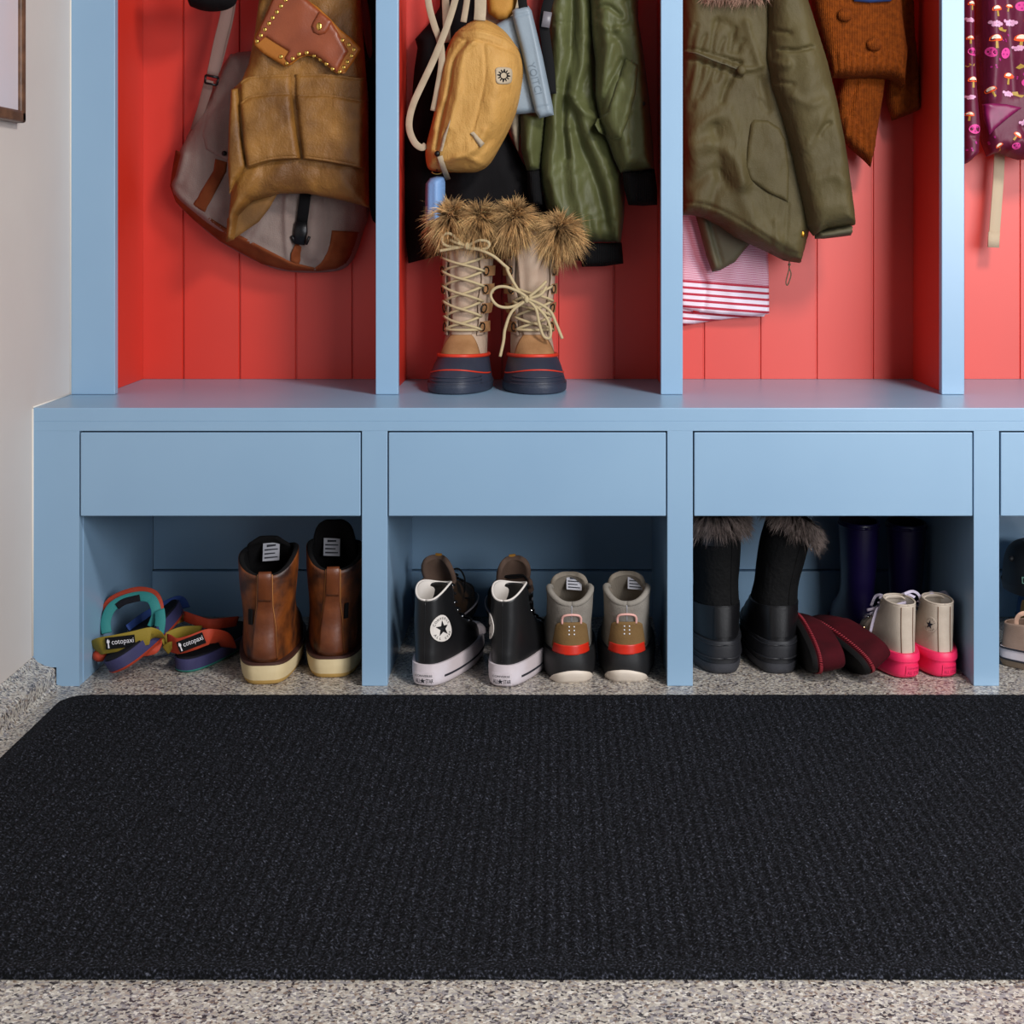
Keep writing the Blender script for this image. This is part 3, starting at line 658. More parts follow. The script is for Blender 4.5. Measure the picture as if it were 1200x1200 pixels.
skin(sb, 'zip_tape', [(528, 139), (527, 145), (518.5, 177), (514.5, 178), (519, 160)], CREAM, sl, t=0.001, e=1.5, over=0.0045)
mb = MB(); mb.ribbon([sb.at(517, 184, 0.003), sb.at(519, 193, 0.005), W(525, 210, 0.335)], 0.010, 0.003); mb.build('zip_pull', CREAM, sl, world=True)
mb = MB(); mb.ball(tuple(sb.at(514, 181, 0.002)), 0.0055, 6); mb.tube([sb.at(513, 182, 0.003), W(512, 200, 0.325)], 0.0014, 6); mb.build('zip_slider', ENAM, sl, world=True)
mb = MB(); mb.tube([W(512 + 6 * math.cos(a), 201 + 3 * math.sin(a), 0.325) for a in np.linspace(0.1, PI - 0.1, 10)], 0.0011, 6); mb.build('ring', BRASS, sl, world=True)
def strap(pts, Y, w, m, parent, name='strap', th=0.003, nr=None):
    mb = MB(); P = smooth_line(pts, 6); n = len(P)
    Ys = Y if not hasattr(Y, '__len__') else np.interp(np.linspace(0, 1, n), np.linspace(0, 1, len(Y)), Y)
    Ys = np.broadcast_to(Ys, n)
    mb.ribbon([W(x, y, yy) for (x, y), yy in zip(P, Ys)], w, th, nr or (0, -1, 0)); return mb.build(name, m, parent, world=True)
strap([(499, -20), (503, 8), (509, 30), (516, 50), (517.5, 75), (513, 105), (508, 130)], [0.30, 0.30, 0.31], 0.0125, CREAM, sl)
strap([(538, -20), (532, 5), (523, 33), (509, 68), (495, 98), (485, 120), (480, 138), (480, 153), (486, 167), (494, 173), (499, 170)], [0.29, 0.285, 0.29, 0.32], 0.0125, CREAM, sl)
strap([(549, -20), (547, 2), (543, 26)], 0.315, 0.0115, CREAM, sl)
strap([(563, -20), (563, 8), (562, 24)], 0.305, 0.022, CREAM, sl)
kc = Puff('key_case', [(498, 262), (497.5, 235), (498, 215), (503, 208.5), (511, 206), (519, 206.5), (521, 213), (521, 238), (519, 262)], 0.33, BLUEL, t=0.03, e=7, folds=[([(511, 214), (511, 256)], 2, 0.004)], sm=False)
tag(kc.o, 'small cornflower blue key case hanging below the mustard sling bag', 'key case')

wal = empty('crossbody_pouch', 'pale blue leather pouch with embossed lettering hanging beside the mustard sling bag', 'bag', W(615, 138, 0.32))
Puff('pouch_body', [(578, 30), (592, 22), (604, 16), (616, 50), (624, 90), (630, 131), (616, 133), (602, 134), (590, 132)], 0.352, PALE, wal, t=0.012, e=8, sm=False)
wf = Puff('front_flap', [(600, 12), (604, 9), (619, 6), (623, 12), (636, 66), (648, 125), (649, 134.5), (632, 138.5), (627, 131), (621, 106), (611, 60), (601, 22)], 0.332, PALE, wal, t=0.013, e=7, folds=[([(620, 12), (642, 128)], 1.6, 0.002), ([(625, 128), (648, 124)], 1.4, -0.003), ([(601, 20), (622, 15)], 1.4, -0.003)], sm=False, h=2)
v2, f2 = text2d('YOITCI', 1.0); cx, cy = 627, 92; an = math.atan2(116 - 76, 632.5 - 622.5); ca, sa = math.cos(an), math.sin(an); S = 14.0
S = 38 / (v2[:, 0].max() - v2[:, 0].min())
obj('embossed_lettering', [wf.at(cx + (x * ca + y * sa) * S, cy + (x * sa - y * ca) * S, 0.0007) for x, y in v2], f2, mat('embossed_pale_blue', '#66747f', 0.5), wal, world=True, flipcheck=False, smooth=False)
strap([(611, -30), (612, 0), (614, 12)], 0.325, 0.017, BLKs, wal, 'hanging_strap')
bs = empty('camera_strap', 'black webbing strap with a grey buckle between the pale blue pouch and green jacket', 'strap', W(638, 100, 0.33))
strap([(652, -30), (643, 0), (638, 25), (640, 50), (644, 80), (646, 110)], 0.335, 0.019, BLKs, bs, 'webbing')
mb = MB(); mb.ribbon([W(642, 14, 0.328), W(639, 32, 0.328)], 0.016, 0.006); mb.build('buckle', mat('grey_plastic', '#6d6a70', 0.4), bs, world=True)

jk = empty('bomber_jacket', 'sage green nylon bomber jacket with black ribbed hem and cuffs', 'jacket', W(695, 315, 0.42))
bf = [([(672, -20), (668, 60), (660, 130), (664, 185)], 5, -0.016), ([(652, 20), (655, 60), (648, 110), (650, 160), (645, 210), (655, 260)], 9, 0.012), ([(665, 60), (668, 120), (667, 150)], 5, 0.008), ([(681, 0), (683, 60), (674, 115)], 6, 0.010), ([(666, 113), (680, 130), (700, 140)], 5, 0.010), ([(668, 120), (676, 160), (695, 205), (715, 280)], 6, -0.012), ([(676, 118), (690, 160), (712, 215), (724, 275)], 8, 0.014), ([(665, 150), (672, 200), (685, 280)], 8, 0.012), ([(690, 80), (683, 100), (678, 120)], 4, -0.006), ([(695, 60), (700, 110), (708, 150)], 6, -0.010), ([(640, 105), (658, 106)], 2, -0.004), ([(650, 30), (668, 28)], 2, -0.003), ([(690, 255), (694, 285)], 3, -0.005), ([(704, 262), (706, 285)], 3, -0.005), ([(720, 260), (718, 285)], 3, -0.005), ([(640, 215), (655, 258)], 6, -0.008)]
jb = Puff('jacket_body', [(650, -60), (642, 10), (640, 60), (642, 100), (637, 140), (633, 180), (632, 212), (640, 244), (652, 262), (665, 278), (684, 285), (705, 284), (728, 285), (732, 255), (733, 228), (730, 205), (722, 180), (712, 150), (705, 100), (700, 40), (700, -60)], 0.415, GRN, jk, t=0.055, e=16, folds=bf, h=2.2, wrinkle=0.0014, wsc=8, sm=False)
Puff('ribbed_hem', [(655, 278), (683, 285), (684, 285), (729, 284.5), (731, 309), (706, 312.5), (682, 313), (681, 306), (656, 303)], 0.405, RIB, jk, t=0.03, e=8, sm=False)
def drip(x, y): return 0.0
sf = [([(694, 0), (700, 30), (703, 55)], 4, -0.010), ([(700, 12), (712, 10), (726, 20)], 3, -0.008), ([(697, 25), (712, 38), (722, 36)], 4, 0.008), ([(733, 5), (736, 25), (730, 30)], 4, -0.007), ([(742, 20), (750, 70), (752, 130), (758, 195)], 7, 0.008), ([(716, 40), (730, 60), (728, 90)], 5, -0.006), ([(740, 110), (730, 150), (732, 195)], 6, 0.006), ([(722, 165), (728, 195)], 3, -0.005), ([(714, 55), (706, 85), (702, 110)], 8, 0.010), ([(728, 72), (712, 105), (700, 140)], 3, -0.007), ([(765, 193), (730, 196)], 1.6, -0.003)]
js = Puff('sleeve', [(694, -60), (748, -60), (749, 20), (756, 66), (762, 115), (766, 160), (768, 199), (748, 202), (728, 202), (720, 186), (714, 168), (704, 145), (698, 110), (698, 70), (694, 40), (692, 0)], 0.372, GRN, jk, t=0.065, e=18, folds=sf, h=2.2, wrinkle=0.0012, wsc=7, sm=False)
Puff('cuff', [(729, 201), (768, 198), (771, 220), (771, 240), (754, 241), (737, 240), (732, 222)], 0.362, RIB, jk, t=0.045, e=10, sm=False)
sp = skin(js, 'sleeve_pocket', [(733, 68), (748, 76), (745, 110), (737, 140), (727, 163), (717, 163), (702, 155), (697, 146), (700, 139), (712, 132), (722, 100)], GRN, jk, t=0.007, e=6, over=0.002)
js.line('seam', [(740, 72), (728, 110), (722, 160)], 0.0009, OLVD, -0.0002)
mb = MB(); p = js.at(753, 123, 0); mb.ball((p.x, p.y, p.z), 0.004, 6, sc=(1, .5, 1)); mb.build('snap', ENAM, jk, world=True)
Puff('sleeve', [(608, 130), (640, 130), (637, 160), (633, 198), (625, 201), (617, 200), (610, 175)], 0.40, GRN, jk, t=0.045, e=12, folds=[([(624, 140), (618, 175)], 5, 0.006), ([(632, 150), (628, 190)], 4, -0.005)], sm=False)
Puff('cuff', [(617, 199), (633, 198), (636, 240), (622, 243), (618, 222)], 0.395, RIB, jk, t=0.035, e=8, sm=False)

# ================================================================== locker 3
pk = empty('parka', 'olive parka with a fur edged hood hanging at the left of the third locker', 'coat', W(880, 310, 0.40))
pf_ = [([(800, 62), (815, 66), (835, 74), (850, 78), (872, 84), (890, 80)], 3.2, 0.007), ([(802, 58), (832, 66), (865, 76)], 2, -0.006), ([(802, 69), (832, 80), (865, 92)], 2, -0.006)]
for x, dx, L, L2 in ((810, -8, 34, 30), (821, -12, 52, 18), (834, -16, 40, 36), (843, -6, 20, 14), (855, -12, 44, 26), (864, -14, 26, 12)):
    pf_ += [([(x, 76), (x + dx * .4, 76 + L * .5), (x + dx, 76 + L)], 2.4 + L * .02, -0.006), ([(x - 2, 62), (x, 62 - L2 * .5), (x + 4, 62 - L2)], 2.4, -0.005)]
pf_ += [([(800, 165), (825, 145), (840, 138)], 8, 0.008), ([(805, 175), (830, 170), (852, 182), (870, 215)], 9, 0.010), ([(835, 150), (842, 200), (832, 240)], 7, -0.007), ([(850, 130), (862, 170), (866, 215)], 8, 0.006), ([(812, 215), (835, 200), (850, 215)], 7, -0.007), ([(862, 215), (880, 260), (905, 285)], 9, 0.008), ([(800, 237), (825, 240), (850, 250), (880, 268), (920, 293), (944, 300)], 1.6, -0.004), ([(888, 95), (897, 130), (890, 120)], 5, -0.006), ([(872, 30), (880, 55), (886, 75)], 5, 0.006), ([(840, 30), (852, 34), (860, 60)], 6, -0.005), ([(920, 240), (916, 300)], 2, -0.003), ([(905, 260), (908, 296)], 4, 0.004)]
pb = Puff('coat_body', [(797, -60), (797, 252), (812, 252), (826, 255), (845, 265), (863, 278), (900, 295), (922, 306), (941, 309), (946, 290), (952, 268), (954, 240), (945, 195), (935, 150), (922, 105), (912, 60), (912, 25), (912, -60)], 0.375, OLV, pk, t=0.075, e=20, folds=pf_, h=2.4, sm=False, wrinkle=0.0012)
sf2 = [([(912, 60), (930, 62), (948, 58)], 2.2, -0.010), ([(905, 75), (918, 80), (920, 78)], 5, 0.008), ([(908, 38), (922, 42)], 2.4, -0.008), ([(910, 97), (926, 101)], 2.2, -0.006), ([(956, 160), (962, 150), (968, 146)], 2.4, -0.007), ([(905, 82), (916, 120), (930, 160), (938, 200), (950, 258)], 1.6, -0.003), ([(935, 45), (945, 90), (950, 140)], 14, 0.010), ([(925, 115), (945, 125), (960, 120)], 5, 0.005), ([(940, 175), (955, 150), (962, 130)], 6, 0.005), ([(970, 110), (985, 180), (995, 255)], 7, 0.006), ([(945, 215), (970, 205), (985, 212)], 8, 0.006), ([(898, 35), (905, 65), (900, 80)], 4, -0.008), ([(955, 245), (980, 240), (1000, 244)], 8, 0.004)]
psv = Puff('sleeve', [(898, -60), (948, -60), (950, 0), (959, 28), (973, 73), (984, 119), (992, 160), (997, 192), (1002, 230), (1006, 264), (990, 267), (970, 270), (957, 277), (947, 264), (938, 228), (927, 180), (917, 140), (904, 103), (898, 66), (900, 26)], 0.325, OLV, pk, t=0.075, e=22, folds=sf2, h=2.4, sm=False, wrinkle=0.0012)
Puff('cuff', [(957, 272), (980, 266), (1001, 262), (1000, 276), (985, 278), (968, 280), (957, 280)], 0.32, OLVD, pk, t=0.045, e=6, sm=False)
hp_ = skin(pb, 'patch_pocket', [(880, 145), (884, 140), (900, 141), (914, 150), (921, 165), (925, 200), (924, 237), (900, 226), (879, 211), (873.5, 195), (876, 170)], OLV, pk, t=0.006, e=4, over=0.001)
Puff('inner_front', [(812, 240), (818, 262), (828, 300), (835, 319), (844, 317), (862, 307), (872, 294), (885, 280), (880, 265), (850, 245)], 0.40, OLVD, pk, t=0.012, e=8, folds=[([(826, 260), (840, 315)], 3, 0.006), ([(832, 262), (846, 312)], 2, -0.005)], sm=False)
mb = MB(); p = pb.at(866, 85, 0); mb.ball((p.x, p.y, p.z), 0.009, 8, sc=(1, .6, 1)); mb.build('cord_lock', OLV, pk, world=True)
pb.line('gather_cord', [(803, 63), (815, 66), (835, 74), (850, 79), (863, 84)], 0.0016, OLVD, 0.0)
mb = MB(); p = pb.at(937.5, 274, 0.0005); mb.ball((p.x, p.y, p.z), 0.006, 8, sc=(.75, .4, 1)); mb.build('snap_button', mat('old_brass', '#a5792c', 0.35, metal=1.0), pk, world=True)
mb = MB(); P = [W(*q, 0.34) for q in smooth_line([(925, 306), (925, 314), (927, 322), (923, 334), (921, 330), (924, 318), (925, 312)], 4)]; mb.tube(P, 0.0011, 6); p = W(925, 310, 0.34); mb.ball(tuple(p), 0.0028, 5); mb.build('drawstring', OLVD, pk, world=True)
R_, D_ = [], []
g_ = np.random.default_rng(11)
for k in range(2600):
    x = g_.uniform(826, 905); ty = -9 + 6 * math.sin((x - 826) / 79 * PI) + g_.uniform(-16, 0)
    R_.append(tuple(W(x, ty, 0.285 + g_.uniform(0, .03)))); D_.append((g_.normal(0, .25) + (x - 865) / 130, -0.55, -1.0))
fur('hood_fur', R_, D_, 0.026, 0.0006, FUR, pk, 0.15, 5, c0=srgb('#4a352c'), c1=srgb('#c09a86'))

m = bpy.data.materials.new('striped_jersey'); m.use_nodes = True; nt = m.node_tree; N = nt.nodes; Lk = nt.links; b = N['Principled BSDF']
ge = N.new('ShaderNodeTexCoord'); sx = N.new('ShaderNodeSeparateXYZ'); Lk.new(ge.outputs['Object'], sx.inputs[0])
def math_(op, a, b_=None, c=None):
    q = N.new('ShaderNodeMath'); q.operation = op
    for i, v in enumerate((a, b_, c)):
        if v is None: continue
        if isinstance(v, (int, float)): q.inputs[i].default_value = v
        else: Lk.new(v, q.inputs[i])
    return q.outputs[0]
zz = math_('ADD', sx.outputs[2], math_('MULTIPLY', sx.outputs[0], 0.075))
big = math_('LESS_THAN', math_('FRACT', math_('MULTIPLY_ADD', zz, 1 / 0.0122, 0.62)), 0.40)
fine = math_('LESS_THAN', math_('FRACT', math_('MULTIPLY', zz, 1 / 0.0032)), 0.5)
isbig = math_('LESS_THAN', zz, 0.083)
def mixc(f, a, b_):
    q = N.new('ShaderNodeMix'); q.data_type = 'RGBA'; Lk.new(f, q.inputs[0])
    for i, v in ((6, a), (7, b_)):
        if isinstance(v, str): q.inputs[i].default_value = (*srgb(v), 1)
        else: Lk.new(v, q.inputs[i])
    return q.outputs[2]
Lk.new(mixc(isbig, mixc(fine, '#dfc3d0', '#b9657e'), mixc(big, '#e0d9e6', '#b03145')), b.inputs['Base Color']); b.inputs['Roughness'].default_value = 0.9
st = empty('striped_shirt', 'white jersey with fine pink stripes and bold red bands below the olive parka', 'shirt', W(850, 381, 0.45))
s1 = Puff('shirt_front', [(796, 240), (860, 250), (900, 270), (901.5, 330), (902, 368), (880, 371), (845, 370), (820, 366), (796, 361)], 0.444, m, st, t=0.012, e=6, folds=[([(802, 262), (812, 300), (826, 330), (824, 362)], 3, -0.006), ([(808, 262), (820, 300), (832, 330)], 4, 0.005), ([(870, 300), (856, 330), (862, 360)], 8, 0.004)], sm=False)
Puff('shirt_back', [(796, 350), (845, 364), (898, 366), (896, 371), (860, 373), (830, 377), (803, 381.5), (796, 381)], 0.459, m, st, t=0.010, e=5, sm=False)
mb = MB(); mb.ribbon([W(812, 364, 0.4435), W(827, 363.5, 0.4435)], 0.0065, 0.002); mb.build('red_tag', mat('red_tag', '#c40d12', 0.6), st, world=True)

sw = empty('knit_sweater', 'rust orange knit sweater with bobbles beside the olive parka', 'sweater', W(1020, 195, 0.42))
ribs = [([(974 + k * 7.2, 64), (978 + k * 6.6, 91)], 1.9, 0.006) for k in range(13)]
kb = Puff('sweater_body', [(955, -60), (953, 0), (958, 25), (966, 55), (975, 90), (995, 91.5), (1022, 90), (1044, 92), (1056, 98), (1062, 103), (1066, 60), (1060, 20), (1055, -60)], 0.375, KNIT, sw, t=0.045, e=16, folds=ribs, h=2.0, sm=False)
ribs = [([(992 + k * 6.5, 138 + k * 5), (984 + k * 7.5 + 6, 168 + k * 4.0)], 1.7, 0.006) for k in range(6)]
Puff('sleeve', [(988, 86), (1040, 86), (1036, 115), (1031, 145), (1027, 172), (1022, 196), (1012, 186), (1000, 176), (988, 162), (982, 140), (982, 115)], 0.405, KNIT, sw, t=0.03, e=10, folds=ribs + [([(1003, 95), (993, 135)], 2, -0.005), ([(1008, 95), (999, 135)], 2, 0.004)], h=2.0, sm=False)
Puff('sleeve', [(1046, -60), (1070, -60), (1074, 40), (1079, 90), (1080, 128), (1066, 134), (1047, 141), (1040, 118), (1040, 85)], 0.42, KNIT, sw, t=0.03, e=10, folds=[([(1052 + k * 5, 90), (1050 + k * 6, 134)], 1.4, 0.003) for k in range(5)], h=2.4, sm=False)
for x, y in ((987, 20), (1021, 54)):
    mb = MB(); p = kb.at(x, y, 0.004); mb.ball(tuple(p), 0.0125, 8, sc=(1.15, .9, 1)); mb.build('bobble', KNIT, sw, world=True)
q = Puff('blue_cloth', [(996, -60), (1052, -60), (1050, -4), (1044, 1), (1020, 2.5), (1002, 1), (998, -8)], 0.325, KBLUE, t=0.012, e=5, sm=False)
tag(q.o, 'edge of a blue cloth lying over the rust knit sweater', 'cloth')

# ================================================================== locker 4
mc = empty('rain_jacket', 'plum children jacket printed with mushrooms and ladybugs at the right edge', 'jacket', W(1180, 190, 0.42))
mbf = [([(1158, -20), (1162, 60), (1158, 115)], 8, 0.010), ([(1176, -20), (1180, 40), (1185, 110)], 6, -0.008), ([(1200, -20), (1205, 100)], 9, 0.010), ([(1150, 120), (1160, 160)], 5, 0.006), ([(1180, 178), (1192, 165), (1205, 180)], 4, 0.007), ([(1195, 150), (1205, 165)], 5, -0.007)]
mbp = Puff('jacket_body', [(1149, -60), (1235, -60), (1235, 180), (1215, 186), (1197, 187), (1182, 182), (1174, 178), (1160, 183), (1153, 165), (1149, 135), (1147, 100), (1147, 40)], 0.385, PLUM, mc, t=0.05, e=14, folds=mbf, h=2.4, sm=False)
msl = Puff('sleeve', [(1126, -60), (1143, -60), (1143, 40), (1146, 100), (1150, 150), (1148, 180), (1138, 190), (1126, 196)], 0.35, PLUM, mc, t=0.045, e=10, folds=[([(1136, 160), (1149, 163)], 2, -0.005), ([(1134, 183), (1148, 178)], 3, 0.004)], h=2.4, sm=False)
skin(mbp, 'turned_lining', [(1151, 122), (1165, 121), (1180, 122), (1198, 126), (1182, 138), (1168, 150), (1160, 158), (1153, 140)], PLUMD, mc, t=0.004, e=5, over=0.002)
PM = [mat('print_orange', '#e0521f', 0.6), mat('print_white', '#e6dcc6', 0.6), mat('print_pink', '#d23f8e', 0.6), mat('print_gold', '#a98a3c', 0.6), mat('print_lilac', '#d6a0c0', 0.6), mat('print_magenta', '#a01c74', 0.6)]
def print_on(base, items):
    mb = MB()
    def poly(pts, mi, off):
        if not inside(np.array(pts), base.ol).all() or segdist(np.array(pts), base.ol).min() < 0.8: return
        c = np.mean(pts, 0); V = [base.at(c[0], c[1], off)] + [base.at(x, y, off) for x, y in pts]; n = len(pts)
        mb.add(V, [(0, 1 + i, 1 + (i + 1) % n) for i in range(n)], mi)
    for kind, x, y, s, a in items:
        ca, sa = math.cos(a), math.sin(a); T = lambda u, v: (x + (u * ca - v * sa) * s, y + (u * sa + v * ca) * s)
        if kind == 'm':
            poly([T(u, v) for u, v in ((-.18, 0), (.18, 0), (.24, 1.3), (-.24, 1.3))], 3, 0.0008)
            poly([T(math.cos(t_), -0.0 + -0.85 * max(0, math.sin(t_)) ** .8 + .22 * min(0, math.sin(t_)) * -1) for t_ in np.linspace(0, 2 * PI, 14, endpoint=False)], 0, 0.0012)
            poly([T(.72 * math.cos(t_), -.28 - 0.62 * max(0, math.sin(t_)) + .1) for t_ in np.linspace(0, 2 * PI, 12, endpoint=False)], 1, 0.0016)
        if kind == 'w':
            for k in range(5): poly([T(-.9 + .45 * k + .3 * math.cos(t_), .12 * math.sin(k * 2) + .3 * math.sin(t_)) for t_ in np.linspace(0, 2 * PI, 8, endpoint=False)], 4, 0.0010)
            for k in range(3): poly([T(-.45 + .45 * k + .3 * math.cos(t_), .45 + .3 * math.sin(t_)) for t_ in np.linspace(0, 2 * PI, 8, endpoint=False)], 4, 0.0010)
        if kind == 'l':
            poly([T(math.cos(t_), .8 * math.sin(t_)) for t_ in np.linspace(0, 2 * PI, 14, endpoint=False)], 2, 0.0010)
            for u, v in ((-.4, -.2), (.35, -.3), (.05, .35)): poly([T(u + .17 * math.cos(t_), v + .17 * math.sin(t_)) for t_ in np.linspace(0, 2 * PI, 7, endpoint=False)], 5, 0.0014)
        if kind == 'd':
            for k in range(5): poly([T(1.1 * math.sin(2.4 * k) + .25 * math.cos(t_), 1.0 * math.cos(2.4 * k + k) + .25 * math.sin(t_)) for t_ in np.linspace(0, 2 * PI, 6, endpoint=False)], 5, 0.0009)
        if kind == 'g':
            poly([T(u, v) for u, v in ((-1, .2), (-.2, -.3), (.2, .1), (1, -.25), (.8, .35), (-.6, .55))], 3, 0.0009)
    mb.build('mushroom_print', PM, mc, world=True, flipcheck=False, smooth=False)
print_on(mbp, [('m', 1163, 14, 6, -.15), ('w', 1162, 29, 7, .1), ('w', 1180, 27, 7, .1), ('m', 1179, 10, 4, .2), ('m', 1162, 49, 7.5, -.05), ('g', 1170, 36, 6, .3), ('m', 1192, 49, 8, .1), ('w', 1189, 57, 6, 0), ('l', 1157, 63, 6.5, .9), ('l', 1174, 64, 7, -.9), ('d', 1162, 76, 5, 0), ('m', 1178, 92, 6.5, .1), ('l', 1198, 99, 6, .4), ('w', 1177, 110, 6, .15), ('g', 1189, 111, 7, .5), ('m', 1157, 108, 6, -.5), ('g', 1193, 78, 7, -.2), ('l', 1192, 10, 7, .1), ('m', 1200, 27, 6, 0), ('d', 1175, 46, 4, 0), ('d', 1190, 90, 4, .5), ('w', 1196, 143, 6, -.3), ('m', 1187, 160, 5, .7), ('l', 1186, 172, 5, 0), ('m', 1168, 172, 4.5, -.6), ('g', 1200, 166, 5, 0), ('d', 1158, 165, 4, 0), ('l', 1212, 60, 6, 0), ('m', 1215, 100, 6, 0), ('w', 1212, 140, 6, 0), ('l', 1200, 120, 4, .4)])
print_on(msl, [('m', 1136, 7, 5, 0), ('w', 1134, 24, 5, .2), ('m', 1134, 47, 4.5, 0), ('l', 1137, 62, 6, .2), ('g', 1134, 77, 5, 0), ('m', 1137, 96, 6, 0), ('w', 1134, 114, 5, 0), ('m', 1133, 136, 5, .1), ('l', 1139, 152, 7, 0), ('d', 1136, 172, 5, 0), ('w', 1142, 188, 4, 0)])
ws = empty('webbing_strap', 'cream webbing strap hanging below the plum mushroom print jacket', 'strap', W(1165, 290, 0.43))
mb = MB(); mb.ribbon([W(1172, 165, 0.425), W(1170, 210, 0.425), W(1165.5, 270, 0.42), W(1163.5, 289, 0.42)], 0.0215, 0.003, (0.1, -1, 0)); CRM2 = mat('pale_cream_webbing', '#b8a88e', 0.8, bump=0.3, bscale=700); mb.build('webbing', CRM2, ws, world=True)
mb = MB(); mb.ribbon([W(1165, 272, 0.416), W(1164, 290, 0.416)], 0.023, 0.004, (0.1, -1, 0)); mb.build('folded_end', CRM2, ws, world=True)

# ================================================================== footwear
def foot(name, label, cat, X, Y, Z, yaw, group, rx=0.0, ry=0.0):
    return empty(name, label, cat, (X, Y, Z), (rx, ry, yaw), group)
D2 = math.radians
# ---------------- winter boots with fur, on the bench, toes to the camera
BEI = mat('beige_canvas', '#a68f7c', 0.85, '#b29d8a', 22, bump=0.3, bscale=500)
TAN = mat('tan_suede', '#8f6743', 0.85, '#9f7650', 30, bump=0.3, bscale=350)
NAVR = mat('navy_rubber', '#262c3b', 0.5, '#2c3242', 14, bump=0.15, bscale=200)
REDP = mat('red_rubber', '#c8341c', 0.5)
LACE = mat('cream_lace', '#b3a27e', 0.8, bump=0.3, bscale=900)
ENA2 = mat('gunmetal', '#3a3936', 0.35, metal=0.9)
INS = mat('brown_felt', '#3c2c22', 0.95)
def winter_boot(X, yaw, label, side, open_top):
    b = foot('winter_boot', label, 'boot', X, 0.442, 0.4600, PI + yaw, 'winter boots on the bench')
    so = Loft([(0, 0, 0.250, 0.043, 0.058), (0.014, -0.002, 0.252, 0.044, 0.059), (0.028, 0, 0.243, 0.043, 0.056), (0.044, 0.004, 0.226, 0.042, 0.0515), (0.062, 0.006, 0.200, 0.041, 0.045), (0.085, 0.008, 0.16, 0.04, 0.043)], p=0.80)
    solid('rubber_sole', so, 0, 0.016, NAVR, b, nz=6, rnd=0.003, off=0.002)
    for z in (0.017, 0.023, 0.029):
        mb = MB(); mb.tube([tuple(so.P(t, z, 0.0008)) for t in np.linspace(PI * .72, PI * 1.28, 20)], 0.0016, 6); mb.build('toe_ridge', NAVR, b)
    solid('rubber_shell', so, 0.014, 0.050, NAVR, b, nz=10, zfn=lambda t: 0.010 - 0.004 * np.cos(t))
    mb = MB(); t = np.linspace(0, 2 * PI, 60); zt = 0.050 + 0.010 - 0.004 * np.cos(t)
    mb.tube([tuple(p) for p in so.P(t, zt, 0.0)], 0.0036, 8); mb.build('red_piping', REDP, b)
    mb = MB(); t = np.linspace(PI * .55, PI * 1.45, 40); mb.tube([tuple(p) for p in so.P(t, 0.040 + 0.006 * np.cos(2 * (t - PI)) - .004, 0.0006)], 0.0014, 6); mb.build('red_piping', REDP, b)
    up = Loft([(0.04, 0.006, 0.205, 0.038, 0.043), (0.064, 0.008, 0.190, 0.038, 0.041), (0.080, 0.010, 0.166, 0.038, 0.040), (0.098, 0.011, 0.142, 0.038, 0.038), (0.120, 0.010, 0.128, 0.038, 0.037), (0.16, 0.004, 0.122, 0.044, 0.042), (0.21, -0.002, 0.122, 0.047, 0.045), (0.275, -0.006, 0.124, 0.049, 0.048)], p=0.8)
    upper(up, 0.045, lambda t: 0.272 - 0.006 * np.cos(t), BEI, INS, b, thick=0.006, depth=0.07)
    # suede vamp
    mb = MB(); G = []
    for k in range(9):
        z = 0.060 + 0.046 * k / 8; hw = 0.95 * (1 - k / 8) ** 0.55 + 0.06
        G.append([tuple(up.P(t, z, 0.0028)) for t in np.linspace(PI - hw, PI + hw, 22)])
    mb.grid(G); o = mb.build('suede_vamp', TAN, b); md = o.modifiers.new('s', 'SOLIDIFY'); md.thickness = 0.0015
    # tongue
    mb = MB(); G = []
    for k in range(14):
        z = 0.100 + (0.178 if not open_top else 0.190) * k / 13; hw = 0.36 + 0.10 * k / 13
        G.append([tuple(up.P(t, min(z, 0.27), 0.0055 + (0.010 * (k / 13) ** 2 if open_top else 0) + (0.003 * math.cos((t - PI) / hw * PI * 1.5) if k > 3 else 0))[:2]) + (z,) for t in np.linspace(PI - hw, PI + hw, 16)])
    mb.grid(G); o = mb.build('tongue', BEI, b); md = o.modifiers.new('s', 'SOLIDIFY'); md.thickness = 0.003
    # eyelet flaps, straps and rings
    for s_ in (-1, 1):
        mb = MB(); G = []
        for k in range(16):
            z = 0.098 + 0.172 * k / 15; sp = (0.10 if (open_top and k > 8) else 0) * (k - 8) / 7
            G.append([tuple(up.P(PI + s_ * (0.62 + 0.07 * math.sin(k * .9) + sp + 0.55 * q / 5), z, 0.0050 if q < 4 else 0.003)) for q in range(6)])
        mb.grid(G); o = mb.build('eyelet_flap', BEI, b); md = o.modifiers.new('s', 'SOLIDIFY'); md.thickness = 0.0025
        for z in (0.112, 0.146, 0.182, 0.216, 0.248):
            f = up.map(PI + s_ * 1.12, z)
            V, Fc = shape2d('rect', 0.040, 0.019); decal('suede_strap', f, V, Fc, TAN, b, 0.0078, 0.003)
            f = up.map(PI + s_ * 0.80, z); mb = MB()
            mb.tube([tuple(f(0.0065 * math.cos(q), 0.0075 * math.sin(q), 0.0085)) for q in np.linspace(0, 2 * PI, 14)], 0.0013, 6); mb.build('lace_ring', ENA2, b)
    # crossed laces
    mb = MB(); zs = [0.108, 0.132, 0.160, 0.188] if open_top else [0.108, 0.132, 0.160, 0.188, 0.216, 0.242]
    A = 0.62
    def arc(z0, z1, a0, a1, up_=0.0):
        return [tuple(up.P(PI + a0 + (a1 - a0) * k / 10, z0 + (z1 - z0) * k / 10, 0.0105 + 0.003 * math.sin(PI * k / 10) + up_)) for k in range(11)]
    mb.tube(arc(zs[0], zs[0], -A, A), 0.0026, 8)
